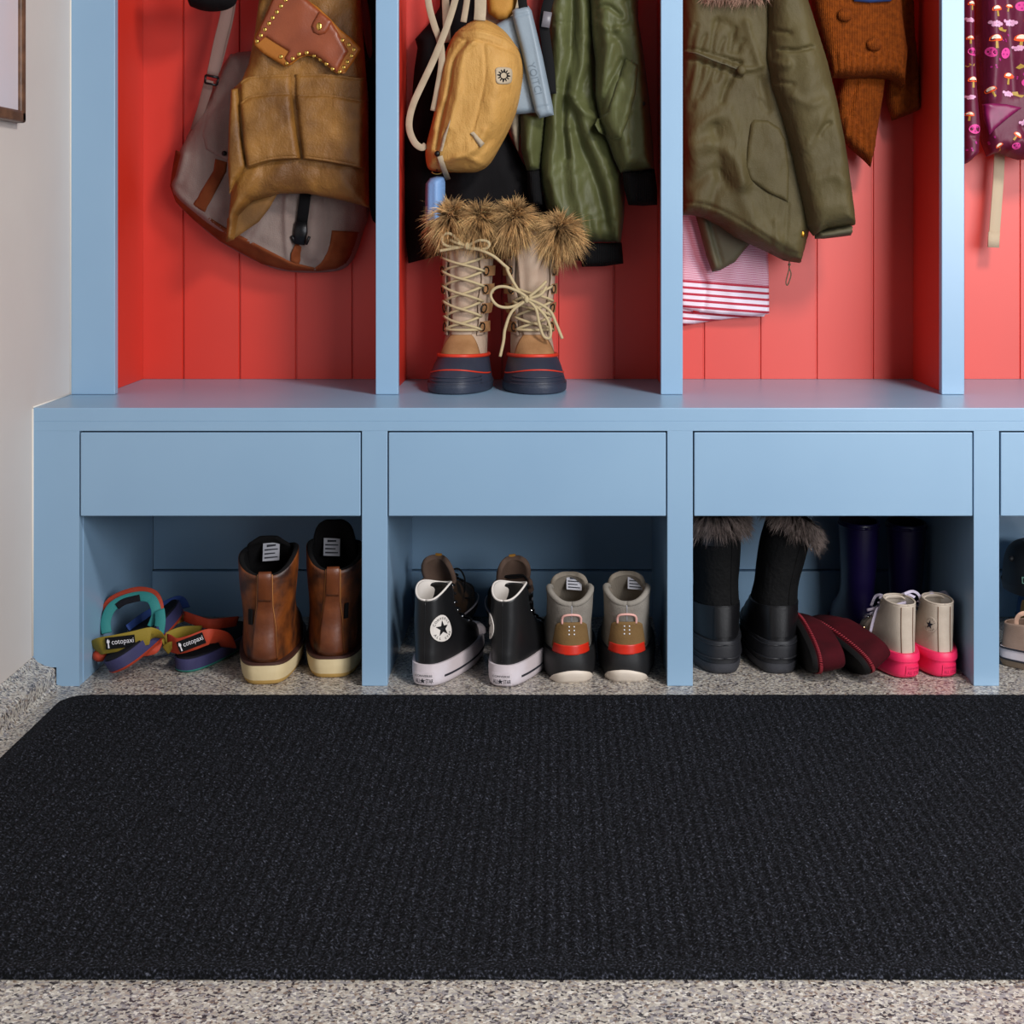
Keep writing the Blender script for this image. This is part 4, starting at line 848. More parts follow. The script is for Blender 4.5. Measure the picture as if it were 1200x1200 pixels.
    for a, c in zip(zs, zs[1:]):
        mb.tube(arc(a, c, -A, A), 0.0026, 8); mb.tube(arc(a, c, A, -A, 0.004), 0.0026, 8)
    mb.build('crossed_laces', LACE, b)
    return b, up
wb1, u1 = winter_boot(-0.166, D2(-6), 'left one of the two fur-topped winter boots, its bow tied at the fur', -1, False)
wb2, u2 = winter_boot(-0.061, D2(6), 'right one of the two fur-topped winter boots, its bow hanging loose mid-shaft', 1, True)
def bow(parent, name, curves, Y, r=0.0027, knot=None):
    mb = MB()
    for c in curves:
        P = smooth_line([q[:2] for q in c], 6); dy = np.interp(np.linspace(0, 1, len(P)), np.linspace(0, 1, len(c)), [q[2] if len(q) > 2 else 0 for q in c])
        mb.tube([W(x, y, Y - d) for (x, y), d in zip(P, dy)], r, 8)
    if knot: p = W(*knot, Y - 0.006); mb.ball(tuple(p), 0.0056, 6, sc=(.85, .8, 1.3))
    mb.build(name, LACE, parent, world=True)
bow(wb1, 'lace_bow', [[(547, 289, 0), (538, 283, .006), (528, 274, .01), (519, 276, .008), (519, 285, .006), (528, 289, .004), (547, 289, 0)], [(547, 289, 0), (560, 282, .008), (571, 283, .01), (573, 288, .008), (566, 292, .004), (547, 289, 0)], [(547, 288, 0), (532, 291, .004), (515, 294, .006)], [(548, 291, 0), (562, 293, .006), (578, 300, .01), (590, 310, .008), (596, 315, .0)], [(547, 288, .004), (536, 285, .009), (527, 281, .004)]], 0.298, 0.0029, (547, 288))
bow(wb2, 'lace_bow', [[(617, 348, .004), (608, 342, .008), (592, 336, .01), (580, 338, .01), (575, 347, .008), (583, 358, .008), (598, 360, .006), (617, 352, 0)], [(617, 352, .004), (600, 365, .006), (592, 385, .008), (590, 400, .008), (586, 418, .01)], [(617, 350, .004), (632, 356, .008), (645, 365, .01), (652, 380, .01), (659, 397, .012)], [(619, 352, .004), (628, 362, .008), (632, 380, .008), (637, 394, .008), (644, 396, .008), (645, 385, .008), (640, 372, .006), (628, 358, .004)], [(615, 350, .004), (606, 338, .004), (597, 322, .0), (593, 312, -.012)], [(620, 348, .004), (632, 338, .002), (640, 330, -.006)], [(620, 350, .004), (634, 345, .004), (640, 336, -.004)]], 0.286, 0.0029, (617, 351))
def furball(parent, cx, cy, rx, ry, Y, n, seed, down=0.3, ln=0.036):
    g = np.random.default_rng(seed); R_, Dn = [], []
    for k in range(n):
        v = g.normal(0, 1, 3); v /= np.linalg.norm(v)
        if v[1] > 0.5: v[1] *= -1
        p = W(cx + v[0] * rx, cy - v[2] * ry, Y + v[1] * rx * 0.0012)
        R_.append(tuple(p)); d = np.array([v[0] * 1.0, v[1] * 0.8, v[2] * 1.0 - down * (0.5 - v[2] * .5)]); Dn.append(d)
    return R_, Dn
def fur_cuff(parent, up, balls, seed):
    g = np.random.default_rng(seed)
    for i, (cx, cy, rx, ry) in enumerate(balls):
        R_, Dn = furball(parent, cx, cy, rx, ry, 0.318, 2600, seed + i)
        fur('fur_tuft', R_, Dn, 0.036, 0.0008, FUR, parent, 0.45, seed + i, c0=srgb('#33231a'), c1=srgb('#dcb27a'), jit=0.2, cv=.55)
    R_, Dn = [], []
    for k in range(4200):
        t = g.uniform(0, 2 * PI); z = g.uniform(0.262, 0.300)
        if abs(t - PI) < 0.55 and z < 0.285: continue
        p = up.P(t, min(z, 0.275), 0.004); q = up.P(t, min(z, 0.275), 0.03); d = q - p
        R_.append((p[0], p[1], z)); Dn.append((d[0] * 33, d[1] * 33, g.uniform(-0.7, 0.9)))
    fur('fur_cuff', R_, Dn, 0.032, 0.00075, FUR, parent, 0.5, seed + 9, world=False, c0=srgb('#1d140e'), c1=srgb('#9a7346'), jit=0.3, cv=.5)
fur_cuff(wb1, u1, [(528, 256, 13, 12), (562, 259, 10, 12)], 21)
fur_cuff(wb2, u2, [(602, 258, 13, 14), (655, 272, 14, 13)], 41)

# ---------------- generic seen-from-behind helpers
def laces_row(L, parent, m, zs, A, off=0.006, r=0.0022, name='laces'):
    mb = MB()
    for z, w in zs: mb.tube([tuple(L.P(PI + a, z, off + 0.003 * math.cos(a / w * PI / 2))) for a in np.linspace(-w, w, 9)], r, 6, flat=1)
    return mb.build(name, m, parent)
def curved_tongue(parent, m, path, th=0.006, name='tongue', curl=0.35, mb=None):
    """path of (y, z, half width): upright padded tongue"""
    mb = MB(); G = []
    P = smooth_line(path, 4)
    for (y, z, w) in P:
        row = []
        for q in range(17):
            a = -1 + q / 8; row.append((a * w, y - curl * w * (a * a), z - 0.12 * w * abs(a) ** 3))
        G.append(row)
    mb.grid(G); o = mb.build(name, m, parent); md = o.modifiers.new('s', 'SOLIDIFY'); md.thickness = th; md.offset = 0
    md = o.modifiers.new('b', 'SUBSURF'); md.levels = 1; md.render_levels = 1
    return o

# ---------------- brown leather lace-up boots
BRN = mat('oiled_brown_leather', '#301407', 0.52, '#8a4714', 24, bump=0.3, bscale=120, contrast=(.36, .66), detail=9, coat=0.08, wr=(30, 0.0033, 0.25, .8))
BRND = mat('brown_leather_strip', '#52260f', 0.48, '#6d3818', 30, bump=0.2, bscale=160, coat=0.15)
WELT = mat('dark_welt', '#3e1f16', 0.6)
WEDG = mat('cream_wedge_sole', '#c9b58b', 0.7, '#d3c29b', 12, bump=0.15, bscale=120)
WEDB = mat('tan_outsole', '#b5914f', 0.7)
BLIN = mat('black_mesh_lining', '#0e0d0e', 0.95, bump=0.4, bscale=600)
LBL = mat('grey_label', '#a9a9b0', 0.8); INK = mat('label_ink', '#33343a', 0.8); STIT = mat('tan_thread', '#b27a3f', 0.7)
def label_tag(parent, f, w, h, name='size_label'):
    V, Fc = shape2d('rect', w, h); decal(name, f, V, Fc, LBL, parent, 0.001, 0.0006)
    mb = MB()
    for k in range(4):
        y = h * (0.34 - 0.22 * k); ww = w * (0.8 if k else 0.55) * 0.5; hh = h * (0.045 if k else 0.07)
        P = [(-ww, y - hh), (ww * (.6 if k == 2 else 1), y - hh * .4), (ww * (.6 if k == 2 else 1), y + hh), (-ww, y + hh)]
        mb.add([tuple(f(u, v, 0.0018)) for u, v in P], [(0, 1, 2, 3)])
    mb.build('label_print', INK, parent, flipcheck=False, smooth=False)
def planar(c, u, v, n):
    c, u, v, n = Vector(c), Vector(u).normalized(), Vector(v).normalized(), Vector(n).normalized()
    return lambda a, b_, off=0.0: tuple(c + u * a + v * b_ + n * off)
def leather_boot(X, Y, yaw, label, tilt, hi, tagx, lean):
    b = foot('lace_up_boot', label, 'boot', X, Y, 0, yaw, 'brown leather boots')
    so = Loft([(0, 0.006, 0.285, 0.040, 0.046), (0.008, 0.002, 0.29, 0.043, 0.049), (0.026, 0, 0.295, 0.0455, 0.051), (0.034, 0.0, 0.295, 0.0455, 0.051)], p=0.5)
    solid('wedge_sole', so, 0.008, 0.033, WEDG, b, nz=6); solid('outsole', so, 0.0, 0.0085, WEDB, b, rnd=0.002, nz=4)
    solid('welt', Loft([(0, 0.0, 0.295, 0.046, 0.052), (0.05, 0, 0.295, 0.046, 0.052)], p=0.5), 0.033, 0.0375, WELT, b, nz=2, off=0.0005)
    up = Loft([(0.034, 0.004, 0.288, 0.0395, 0.048), (0.055, 0.000, 0.285, 0.041, 0.048), (0.075, 0.002, 0.255, 0.0405, 0.045), (0.095, 0.005, 0.20, 0.040, 0.042, lean * .2), (0.12, 0.005, 0.150, 0.041, 0.041, lean * .4), (0.15, 0.0, 0.125, 0.044, 0.043, lean * .7), (0.19, -0.004, 0.118, 0.047, 0.046, lean * 1.0), (0.23, -0.004, 0.116, 0.047, 0.047, lean * 1.2)], p=0.78)
    rim = lambda t: 0.181 + 0.027 * (1 - np.cos(t)) / 2 + 0.020 * np.sin(t) ** 2 * (0.75 + .25 * np.sin(t) * tilt)
    upper(up, 0.034, rim, BRN, BLIN, b, thick=0.005, depth=0.06)
    t = np.linspace(0, 2 * PI, 70); mb = MB(); mb.tube([tuple(p) for p in up.P(t, rim(t) - 0.001, -0.0045)], 0.0042, 8); mb.build('padded_collar', BLIN, b)
    curved_tongue(b, BLIN, [(0.118, 0.12, 0.030), (0.106, 0.18, 0.034), (0.092, 0.215, 0.034), (0.082, hi - .008, 0.027), (0.080, hi, 0.012)], 0.007)
    # heel strip with pull loop
    mb = MB(); G = []
    for k in range(22):
        z = 0.040 + 0.146 * k / 21; hw = np.interp(z, [0.04, 0.09, 0.13, 0.19], [0.0205, 0.0165, 0.0115, 0.0105])
        f = up.map(0, z, 0); G.append([f(hw * q / 4, 0, 0.0022) for q in range(-4, 5)])
    mb.grid([[tuple(p) for p in r] for r in G]); o = mb.build('heel_strip', BRND, b); md = o.modifiers.new('s', 'SOLIDIFY'); md.thickness = 0.0015
    for s_ in (-1, 1):
        mb = MB(); P = []
        for k in range(22):
            z = 0.042 + 0.143 * k / 21; hw = np.interp(z, [0.04, 0.09, 0.13, 0.19], [0.0205, 0.0165, 0.0115, 0.0105]); P.append(tuple(up.map(0, z, 0)(s_ * hw, 0, 0.0026)))
        mb.tube(P, 0.0009, 5); mb.build('stitching', STIT, b)
    mb = MB(); P = [tuple(up.map(0, 0.140, 0)(0, 0, 0.003)), tuple(up.map(0, 0.165, 0)(0, 0, 0.006)), tuple(up.map(0, 0.183, 0)(0, 0, 0.006)), tuple(up.map(0, 0.188, 0)(0, 0, 0.0)), tuple(up.map(0, 0.183, 0)(0, 0, -0.006)), tuple(up.map(0, 0.165, 0)(0, 0, -0.007))]
    mb.ribbon(smooth_line(P, 4), 0.0195, 0.003, [(0, -1, 0)] * 10 + [(0, 0, 1)] * 6 + [(0, 1, 0)] * 5); mb.build('pull_loop', BRND, b)
    f = up.map(tagx, 0.112, 0); V, Fc = shape2d('rect', 0.0062, 0.026); decal('side_tab', f, V, Fc, BLKs, b, 0.0042, 0.003)
    f = planar((0.004 * tilt, 0.078, 0.205), (1, 0, 0.06 * tilt), (0, 0.30, 1), (0, -1, 0.2)); label_tag(b, f, 0.026, 0.030)
    laces_row(up, b, BRND, [(0.11, .5), (0.13, .5), (0.15, .5), (0.17, .5)], .5)
    b.scale = (1.08, 1.0, 1.0)
    return b
leather_boot(-0.488, 0.002, D2(5), 'left one of the two brown leather lace-up boots, standing nearer the sandals', 1, 0.232, -0.42, 0.002)
leather_boot(-0.383, 0.040, D2(4), 'right one of the two brown leather lace-up boots, standing beside the stile', -1, 0.252, 0.42, 0.004)

# ---------------- black platform high-tops
BLE = mat('black_smooth_leather', '#101012', 0.42, '#151517', 14, bump=0.08, bscale=200, coat=0.1)
WHR = mat('white_rubber', '#cfc7cd', 0.6, '#c2b6b8', 14, bump=0.08, bscale=100)
WHC = mat('white_canvas', '#d9d2cb', 0.85, bump=0.2, bscale=600)
BLKL = mat('black_line', '#1a1c26', 0.6)
CHR = mat('chrome', '#cfd0d2', 0.2, metal=1.0)
def star_patch(parent, f, w, h, base, ink, rim_text=True, name='star_patch'):
    V, Fc = shape2d('disc', w, h); decal(name, f, V, Fc, base, parent, 0.0022, 0.0012)
    P = star2d(0.31, 5, 0.40); mb = MB(); mb.add([tuple(f(u * w, v * h, 0.0030)) for u, v in [(0, 0)] + P], [(0, 1 + i, 1 + (i + 1) % 10) for i in range(10)])
    for word, a0, sp, flip in (('CONVERSE', PI * .86, -PI * .72 / 7, 1), ('ALL STAR', PI * 1.18, PI * .64 / 7, -1)):
        for k, ch in enumerate(word):
            if ch == ' ': continue
            v2, f2 = text2d(ch, 0.13); a = a0 + sp * k; r = 0.385
            rot = a - PI / 2 if flip == 1 else a + PI / 2
            mb.add([tuple(f((r * math.cos(a) + x * math.cos(rot) - y * math.sin(rot)) * w, (r * math.sin(a) + x * math.sin(rot) + y * math.cos(rot)) * h, 0.0030)) for x, y in v2], f2)
    mb.build('patch_print', ink, parent, flipcheck=False, smooth=False)
def heel_plate(parent, f, w, h, base, ink, off=0.0016):
    V, Fc = shape2d('rect', w, h); decal('heel_plate', f, V, Fc, base, parent, off, 0.001)
    mb = MB(); o2 = off + 0.0006
    v2, f2 = text2d('CONVERSE', 1); s = w * 0.84 / np.ptp(v2[:, 0]); mb.add([tuple(f(x * s, h * 0.24 + y * s * .8, o2)) for x, y in v2], f2)
    for word, cx in (('ALL', -0.27), ('STAR', 0.29)):
        v2, f2 = text2d(word, 1); s = w * (0.26 if word == 'ALL' else 0.34) / np.ptp(v2[:, 0]); sy = h * 0.36 / np.ptp(v2[:, 1])
        mb.add([tuple(f(cx * w + x * s, -h * 0.2 + y * sy, o2)) for x, y in v2], f2)
    P = star2d(h * 0.25, 5, 0.42); mb.add([tuple(f(u - w * .04, v - h * .2, o2)) for u, v in [(0, 0)] + P], [(0, 1 + i, 1 + (i + 1) % 10) for i in range(10)])
    mb.build('heel_lettering', ink, parent, flipcheck=False, smooth=False)
def high_top(X, Y, yaw, label, patch_side, group, kind='black'):
    K = kind == 'black'; s = 1.0
    b = foot('high_top_sneaker', label, 'sneaker', X, Y, 0, yaw, group)
    if K:
        so = Loft([(0, 0.008, 0.240, 0.035, 0.042), (0.006, 0.002, 0.246, 0.039, 0.0455), (0.02, 0, 0.248, 0.0405, 0.0465), (0.040, 0.001, 0.246, 0.0400, 0.045), (0.05, 0.002, 0.242, 0.038, 0.043)], p=0.66)
        sole = solid('platform_sole', so, 0.0, 0.036, WHR, b, nz=8, rnd=0.002, zfn=lambda t: 0.004 * (1 - np.cos(t)) / 2 + .0015)
        mb = MB(); t = np.linspace(0.62, 2 * PI - 0.62, 70); mb.ribbon([tuple(p) for p in so.P(t, 0.0155 + 0.006 * np.sin((t - .6) * .5) ** 2, 0.0006)], 0.0032, 0.001, [tuple(-(so.P(a, 0.02, 0.01) - so.P(a, 0.02, 0))) for a in t]); mb.build('sole_stripe', BLKL, b)
        up = Loft([(0.034, 0.004, 0.236, 0.0365, 0.042), (0.050, 0.004, 0.230, 0.0365, 0.040), (0.062, 0.005, 0.205, 0.0358, 0.038), (0.078, 0.006, 0.160, 0.0345, 0.036), (0.10, 0.007, 0.120, 0.0325, 0.033), (0.125, 0.008, 0.100, 0.0300, 0.030), (0.16, 0.009, 0.090, 0.0280, 0.028)], p=0.76)
        zr = lambda t: 0.141 + 0.012 * (1 - np.cos(t)) / 2 + 0.012 * np.sin(t) ** 2
        mu, ml, msz = BLE, WHC, 0.043
        heel_plate(b, so.map(0, 0.0150, 0), 0.034, 0.020, WHR, BLKL)
        solid('toe_cap', Loft([(0.03, 0.18, 0.240, 0.036, 0.038), (0.045, 0.185, 0.237, 0.034, 0.036), (0.056, 0.198, 0.226, 0.025, 0.026)], p=0.8), 0.038, 0.054, WHR, b, nz=6, off=0.002)
    else:
        so = Loft([(0, 0.010, 0.200, 0.030, 0.036), (0.006, 0.003, 0.204, 0.034, 0.040), (0.026, 0.0, 0.206, 0.0325, 0.039), (0.034, 0.0, 0.206, 0.034, 0.040), (0.046, 0.003, 0.203, 0.032, 0.038)], p=0.66)
        solid('chunky_sole', so, 0.0, 0.030, PNK, b, nz=8, rnd=0.003); solid('foxing', so, 0.030, 0.043, PNK, b, nz=4, off=0.0022)
        up = Loft([(0.038, 0.006, 0.195, 0.029, 0.036), (0.055, 0.007, 0.188, 0.029, 0.035), (0.066, 0.008, 0.165, 0.0285, 0.033), (0.08, 0.009, 0.128, 0.027, 0.030), (0.10, 0.009, 0.098, 0.0255, 0.027), (0.122, 0.008, 0.084, 0.0245, 0.025), (0.15, 0.008, 0.08, 0.0245, 0.025)], p=0.78)
        zr = lambda t: 0.122 + 0.002 * (1 - np.cos(t)) / 2
        mu, ml, msz = CRC, WHC, 0.026
        f = so.map(0.12, 0.015, 0); V, Fc = shape2d('rect', 0.028, 0.017); decal('heel_plate', f, V, Fc, PNK, b, 0.0016, 0.001)
        mb = MB()
        for w_, cy, hh in (('CONVERSE', .24, .2), ('ALL STAR', -.2, .34)):
            v2, f2 = text2d(w_, 1); sx_ = 0.0235 / np.ptp(v2[:, 0]); sy_ = 0.017 * hh / np.ptp(v2[:, 1]); mb.add([tuple(f(x * sx_, cy * 0.017 + y * sy_, 0.0022)) for x, y in v2], f2)
        mb.build('heel_lettering', PNK2, b, flipcheck=False, smooth=False)
    upper(up, 0.036, zr, mu, ml, b, thick=0.003, depth=0.055)
    t = np.linspace(0, 2 * PI, 60); mb = MB(); mb.tube([tuple(p) for p in up.P(t, zr(t) + .0005, -0.0014)], 0.0018, 6); mb.build('collar_binding', WHC if K else CRC, b)
    th0 = patch_side
    if abs(th0) < 3: star_patch(b, up.map(th0, 0.094 if K else 0.086, 0), msz if K else .027, 0.045 if K else .027, WHC if K else CRC, BLE if K else NAVI)
    # heel seam strip
    mb = MB()
    hw = 0.0105 if not K else 0.0
    for s_ in ((-1, 1) if not K else (0,)):
        mb.tube([tuple(up.map(0, z, 0)(s_ * hw, 0, 0.0004)) for z in np.linspace(0.042, float(zr(0.0)) - .003, 20)], 0.0008, 5)
    mb.build('heel_seam', STIT2 if not K else BLE, b)
    top = float(zr(PI))
    curved_tongue(b, BLE if K else CRC, [(0.100 if K else .085, 0.10, 0.022), (0.092 if K else .078, 0.14 if K else .12, 0.024), (0.088 if K else .074, top - 0.004, 0.022), (0.086 if K else .072, top + 0.001, 0.014)], 0.003)
    mb = MB()
    for s_ in (-1, 1):
        for z in np.linspace(0.072, 0.150 if K else 0.118, 6):
            p = up.P(PI - s_ * 0.62, z, 0.0012); mb.ball(tuple(p), 0.0024, 5)
    mb.build('eyelets', CHR, b)
    laces_row(up, b, BLKs if K else LILAC, [(z, .6) for z in np.linspace(0.072, 0.150 if K else 0.118, 6)], .6)
    return b, up
CRC = mat('cream_canvas', '#b3a596', 0.88, '#c0b3a4', 24, bump=0.3, bscale=600)
PNK = mat('hot_pink_rubber', '#e8285c', 0.45, '#df2458', 12, bump=0.06, bscale=100)
PNK2 = mat('hot_pink_lettering', '#b01a4a', 0.5); NAVI = mat('navy_ink', '#20202c', 0.8); STIT2 = mat('brown_thread', '#6a5040', 0.8)
LILAC = mat('pale_lilac_lace', '#bdb4c6', 0.8, bump=0.2, bscale=700)
hb1, hu1 = high_top(-0.2230, -0.008, D2(-15), 'left one of the two black platform high-tops, its round star patch in full view', 0.72, 'black platform high-tops')
hb2, hu2 = high_top(-0.0950, -0.012, D2(-14), 'right one of the two black platform high-tops, beside the grey trainers', -0.85, 'black platform high-tops')
pk1, pu1 = high_top(0.587, 0.034, D2(9), 'left one of the two cream high-tops with hot pink soles, beside the slippers', 9, 'cream high-tops with pink soles', 'pink')
pk2, pu2 = high_top(0.6500, 0.040, D2(4), 'right one of the two cream high-tops with hot pink soles, against the stile', -0.72, 'cream high-tops with pink soles', 'pink')
def loose(parent, curves, m, Y, w=0.005, name='loose_lace'):
    mb = MB()
    for c in curves:
        P = smooth_line([q[:2] for q in c], 5); dy = np.interp(np.linspace(0, 1, len(P)), np.linspace(0, 1, len(c)), [q[2] for q in c])
        mb.ribbon([W(x, y, Y + d) for (x, y), d in zip(P, dy)], w, 0.0014, (0.2, -1, 0.5))
    mb.build(name, m, parent, world=True)
loose(pk1, [[(1072, 700, .0), (1060, 696, .01), (1045, 704, .02), (1028, 712, .03), (1016, 715, .04)], [(1062, 706, .0), (1045, 710, .0), (1030, 712, .01), (1024, 725, .01), (1020, 741, .01)], [(1040, 708, .02), (1034, 698, .03), (1026, 699, .04), (1021, 710, .04)], [(1060, 696, 0), (1070, 693, .01), (1078, 700, .01), (1080, 722, .01)], [(1045, 697, .04), (1044, 705, .03)]], LILAC, 0.10)
loose(pk2, [[(1085, 704, 0), (1092, 696, .0), (1100, 703, .0), (1118, 703, .02), (1126, 697, .03), (1132, 700, .04)], [(1083, 712, .0), (1086, 700, .02), (1092, 694, .02), (1098, 702, .01)], [(1100, 696, .03), (1108, 694, .03), (1113, 702, .02)]], LILAC, 0.12)
loose(hb1, [[(538, 742, .0), (541, 756, -.01), (547, 772, -.02)]], BLKs, 0.12, 0.006)

# ---------------- camouflage trail shoes behind the high-tops
CAM = mat('dark_camouflage_mesh', '#1d1b1a', 0.85, '#453326', 20, bump=0.3, bscale=500, contrast=(.48, .56), detail=2)
BRL = mat('brown_lining', '#6b5548', 0.9, '#776053', 20, bump=0.3, bscale=500)
OCH = mat('ochre_trim', '#a8741e', 0.7)
DRK = mat('black_rubber', '#121214', 0.6, bump=0.1, bscale=200)
def trail_shoe(X, Y, Z, yaw, label, ry=0.0, rx=0.0, logo=False):
    b = foot('trail_shoe', label, 'shoe', X, Y, Z, yaw, 'dark camouflage trail shoes', rx, ry)
    so = Loft([(0, 0.006, 0.235, 0.031, 0.040), (0.012, 0, 0.24, 0.034, 0.043), (0.026, 0.002, 0.238, 0.034, 0.042)], p=0.7)
    solid('rubber_sole', so, 0, 0.022, DRK, b, rnd=0.002)
    mb = MB(); t = np.linspace(0, 2 * PI, 60); mb.tube([tuple(p) for p in so.P(t, 0.020, 0.0008)], 0.0016, 6); mb.build('white_sole_line', WHR, b)
    up = Loft([(0.02, 0.004, 0.23, 0.031, 0.040), (0.04, 0.003, 0.222, 0.033, 0.040), (0.055, 0.005, 0.19, 0.032, 0.037), (0.07, 0.006, 0.145, 0.031, 0.034), (0.085, 0.006, 0.115, 0.031, 0.032), (0.11, 0.006, 0.10, 0.032, 0.032)], p=0.78)
    rim = lambda t: 0.080 + 0.012 * (1 - np.cos(t)) / 2 + 0.006 * np.cos(2 * t) * (np.cos(t) > 0)
    upper(up, 0.018, rim, CAM, BRL, b, thick=0.006, depth=0.04)
    t = np.linspace(0, 2 * PI, 60); mb = MB(); mb.tube([tuple(p) for p in up.P(t, rim(t), -0.003)], 0.0042, 8); mb.build('padded_collar', BRL, b)
    curved_tongue(b, BRL, [(0.105, 0.075, 0.026), (0.092, 0.10, 0.030), (0.080, 0.118, 0.028), (0.074, 0.129, 0.022), (0.072, 0.133, 0.013)], 0.010, curl=0.75)
    f = planar((0, 0.074, 0.134), (1, 0, 0), (0, 0, 1), (0, -1, 0)); V, Fc = shape2d('rect', 0.012, 0.008); decal('ochre_loop', f, V, Fc, OCH, b, 0.001, 0.002)
    mb = MB(); mb.tube([tuple(up.P(0, z, 0.002)) for z in np.linspace(0.05, 0.088, 8)], 0.0028, 6); mb.build('heel_pull', OCH, b)
    laces_row(up, b, BLKs, [(0.07, .6), (0.08, .6), (0.09, .6)], .6)
    if logo:
        f = up.map(0.75, 0.066, 0); P = [(0.0065 * math.cos(a), 0.0028 * math.sin(a)) for a in np.linspace(0, 2 * PI, 24)]; mb = MB()
        mb.tube([tuple(f(u, v, 0.001)) for u, v in P], 0.0006, 5); mb.ball(tuple(f(0, 0, .001)), 0.0016, 4)
        f2_ = up.map(0.75, 0.080, 0)
        for k in range(4): V_ = [(-.006 + .004 * k, -.0012), (-.0035 + .004 * k, -.0012), (-.0035 + .004 * k, .0014), (-.006 + .004 * k, .0010)]; mb.add([tuple(f2_(u, v, .001)) for u, v in V_], [(0, 1, 2, 3)])
        mb.build('side_logo', LBL, b, flipcheck=False)
    return b
ts1 = trail_shoe(-0.236, 0.205, 0.020, D2(-14), 'left one of the two dark camouflage trail shoes, behind the left black high-top', rx=D2(3))
ts2 = trail_shoe(-0.062, 0.200, 0.020, D2(12), 'right one of the two dark camouflage trail shoes, wedged beside the grey trainers', ry=D2(-4), rx=D2(3), logo=True)
mb = MB(); mb.tube([W(x, y, 0.30) for x, y in smooth_line([(522, 690), (523, 676), (530, 668), (538, 667), (544, 676), (545, 690), (543, 700), (556, 700)], 6)], 0.0016, 6); mb.build('loose_lace', BLKs, ts1, world=True)
mb = MB(); mb.tube([W(x, y, 0.27) for x, y in smooth_line([(583, 680), (590, 676), (605, 674), (614, 675), (620, 684), (618, 690)], 6)], 0.002, 6); mb.tube([W(x, y, 0.27) for x, y in smooth_line([(585, 684), (587, 672), (596, 677), (612, 676)], 6)], 0.0016, 6); mb.build('loose_lace', BLKs, ts2, world=True)

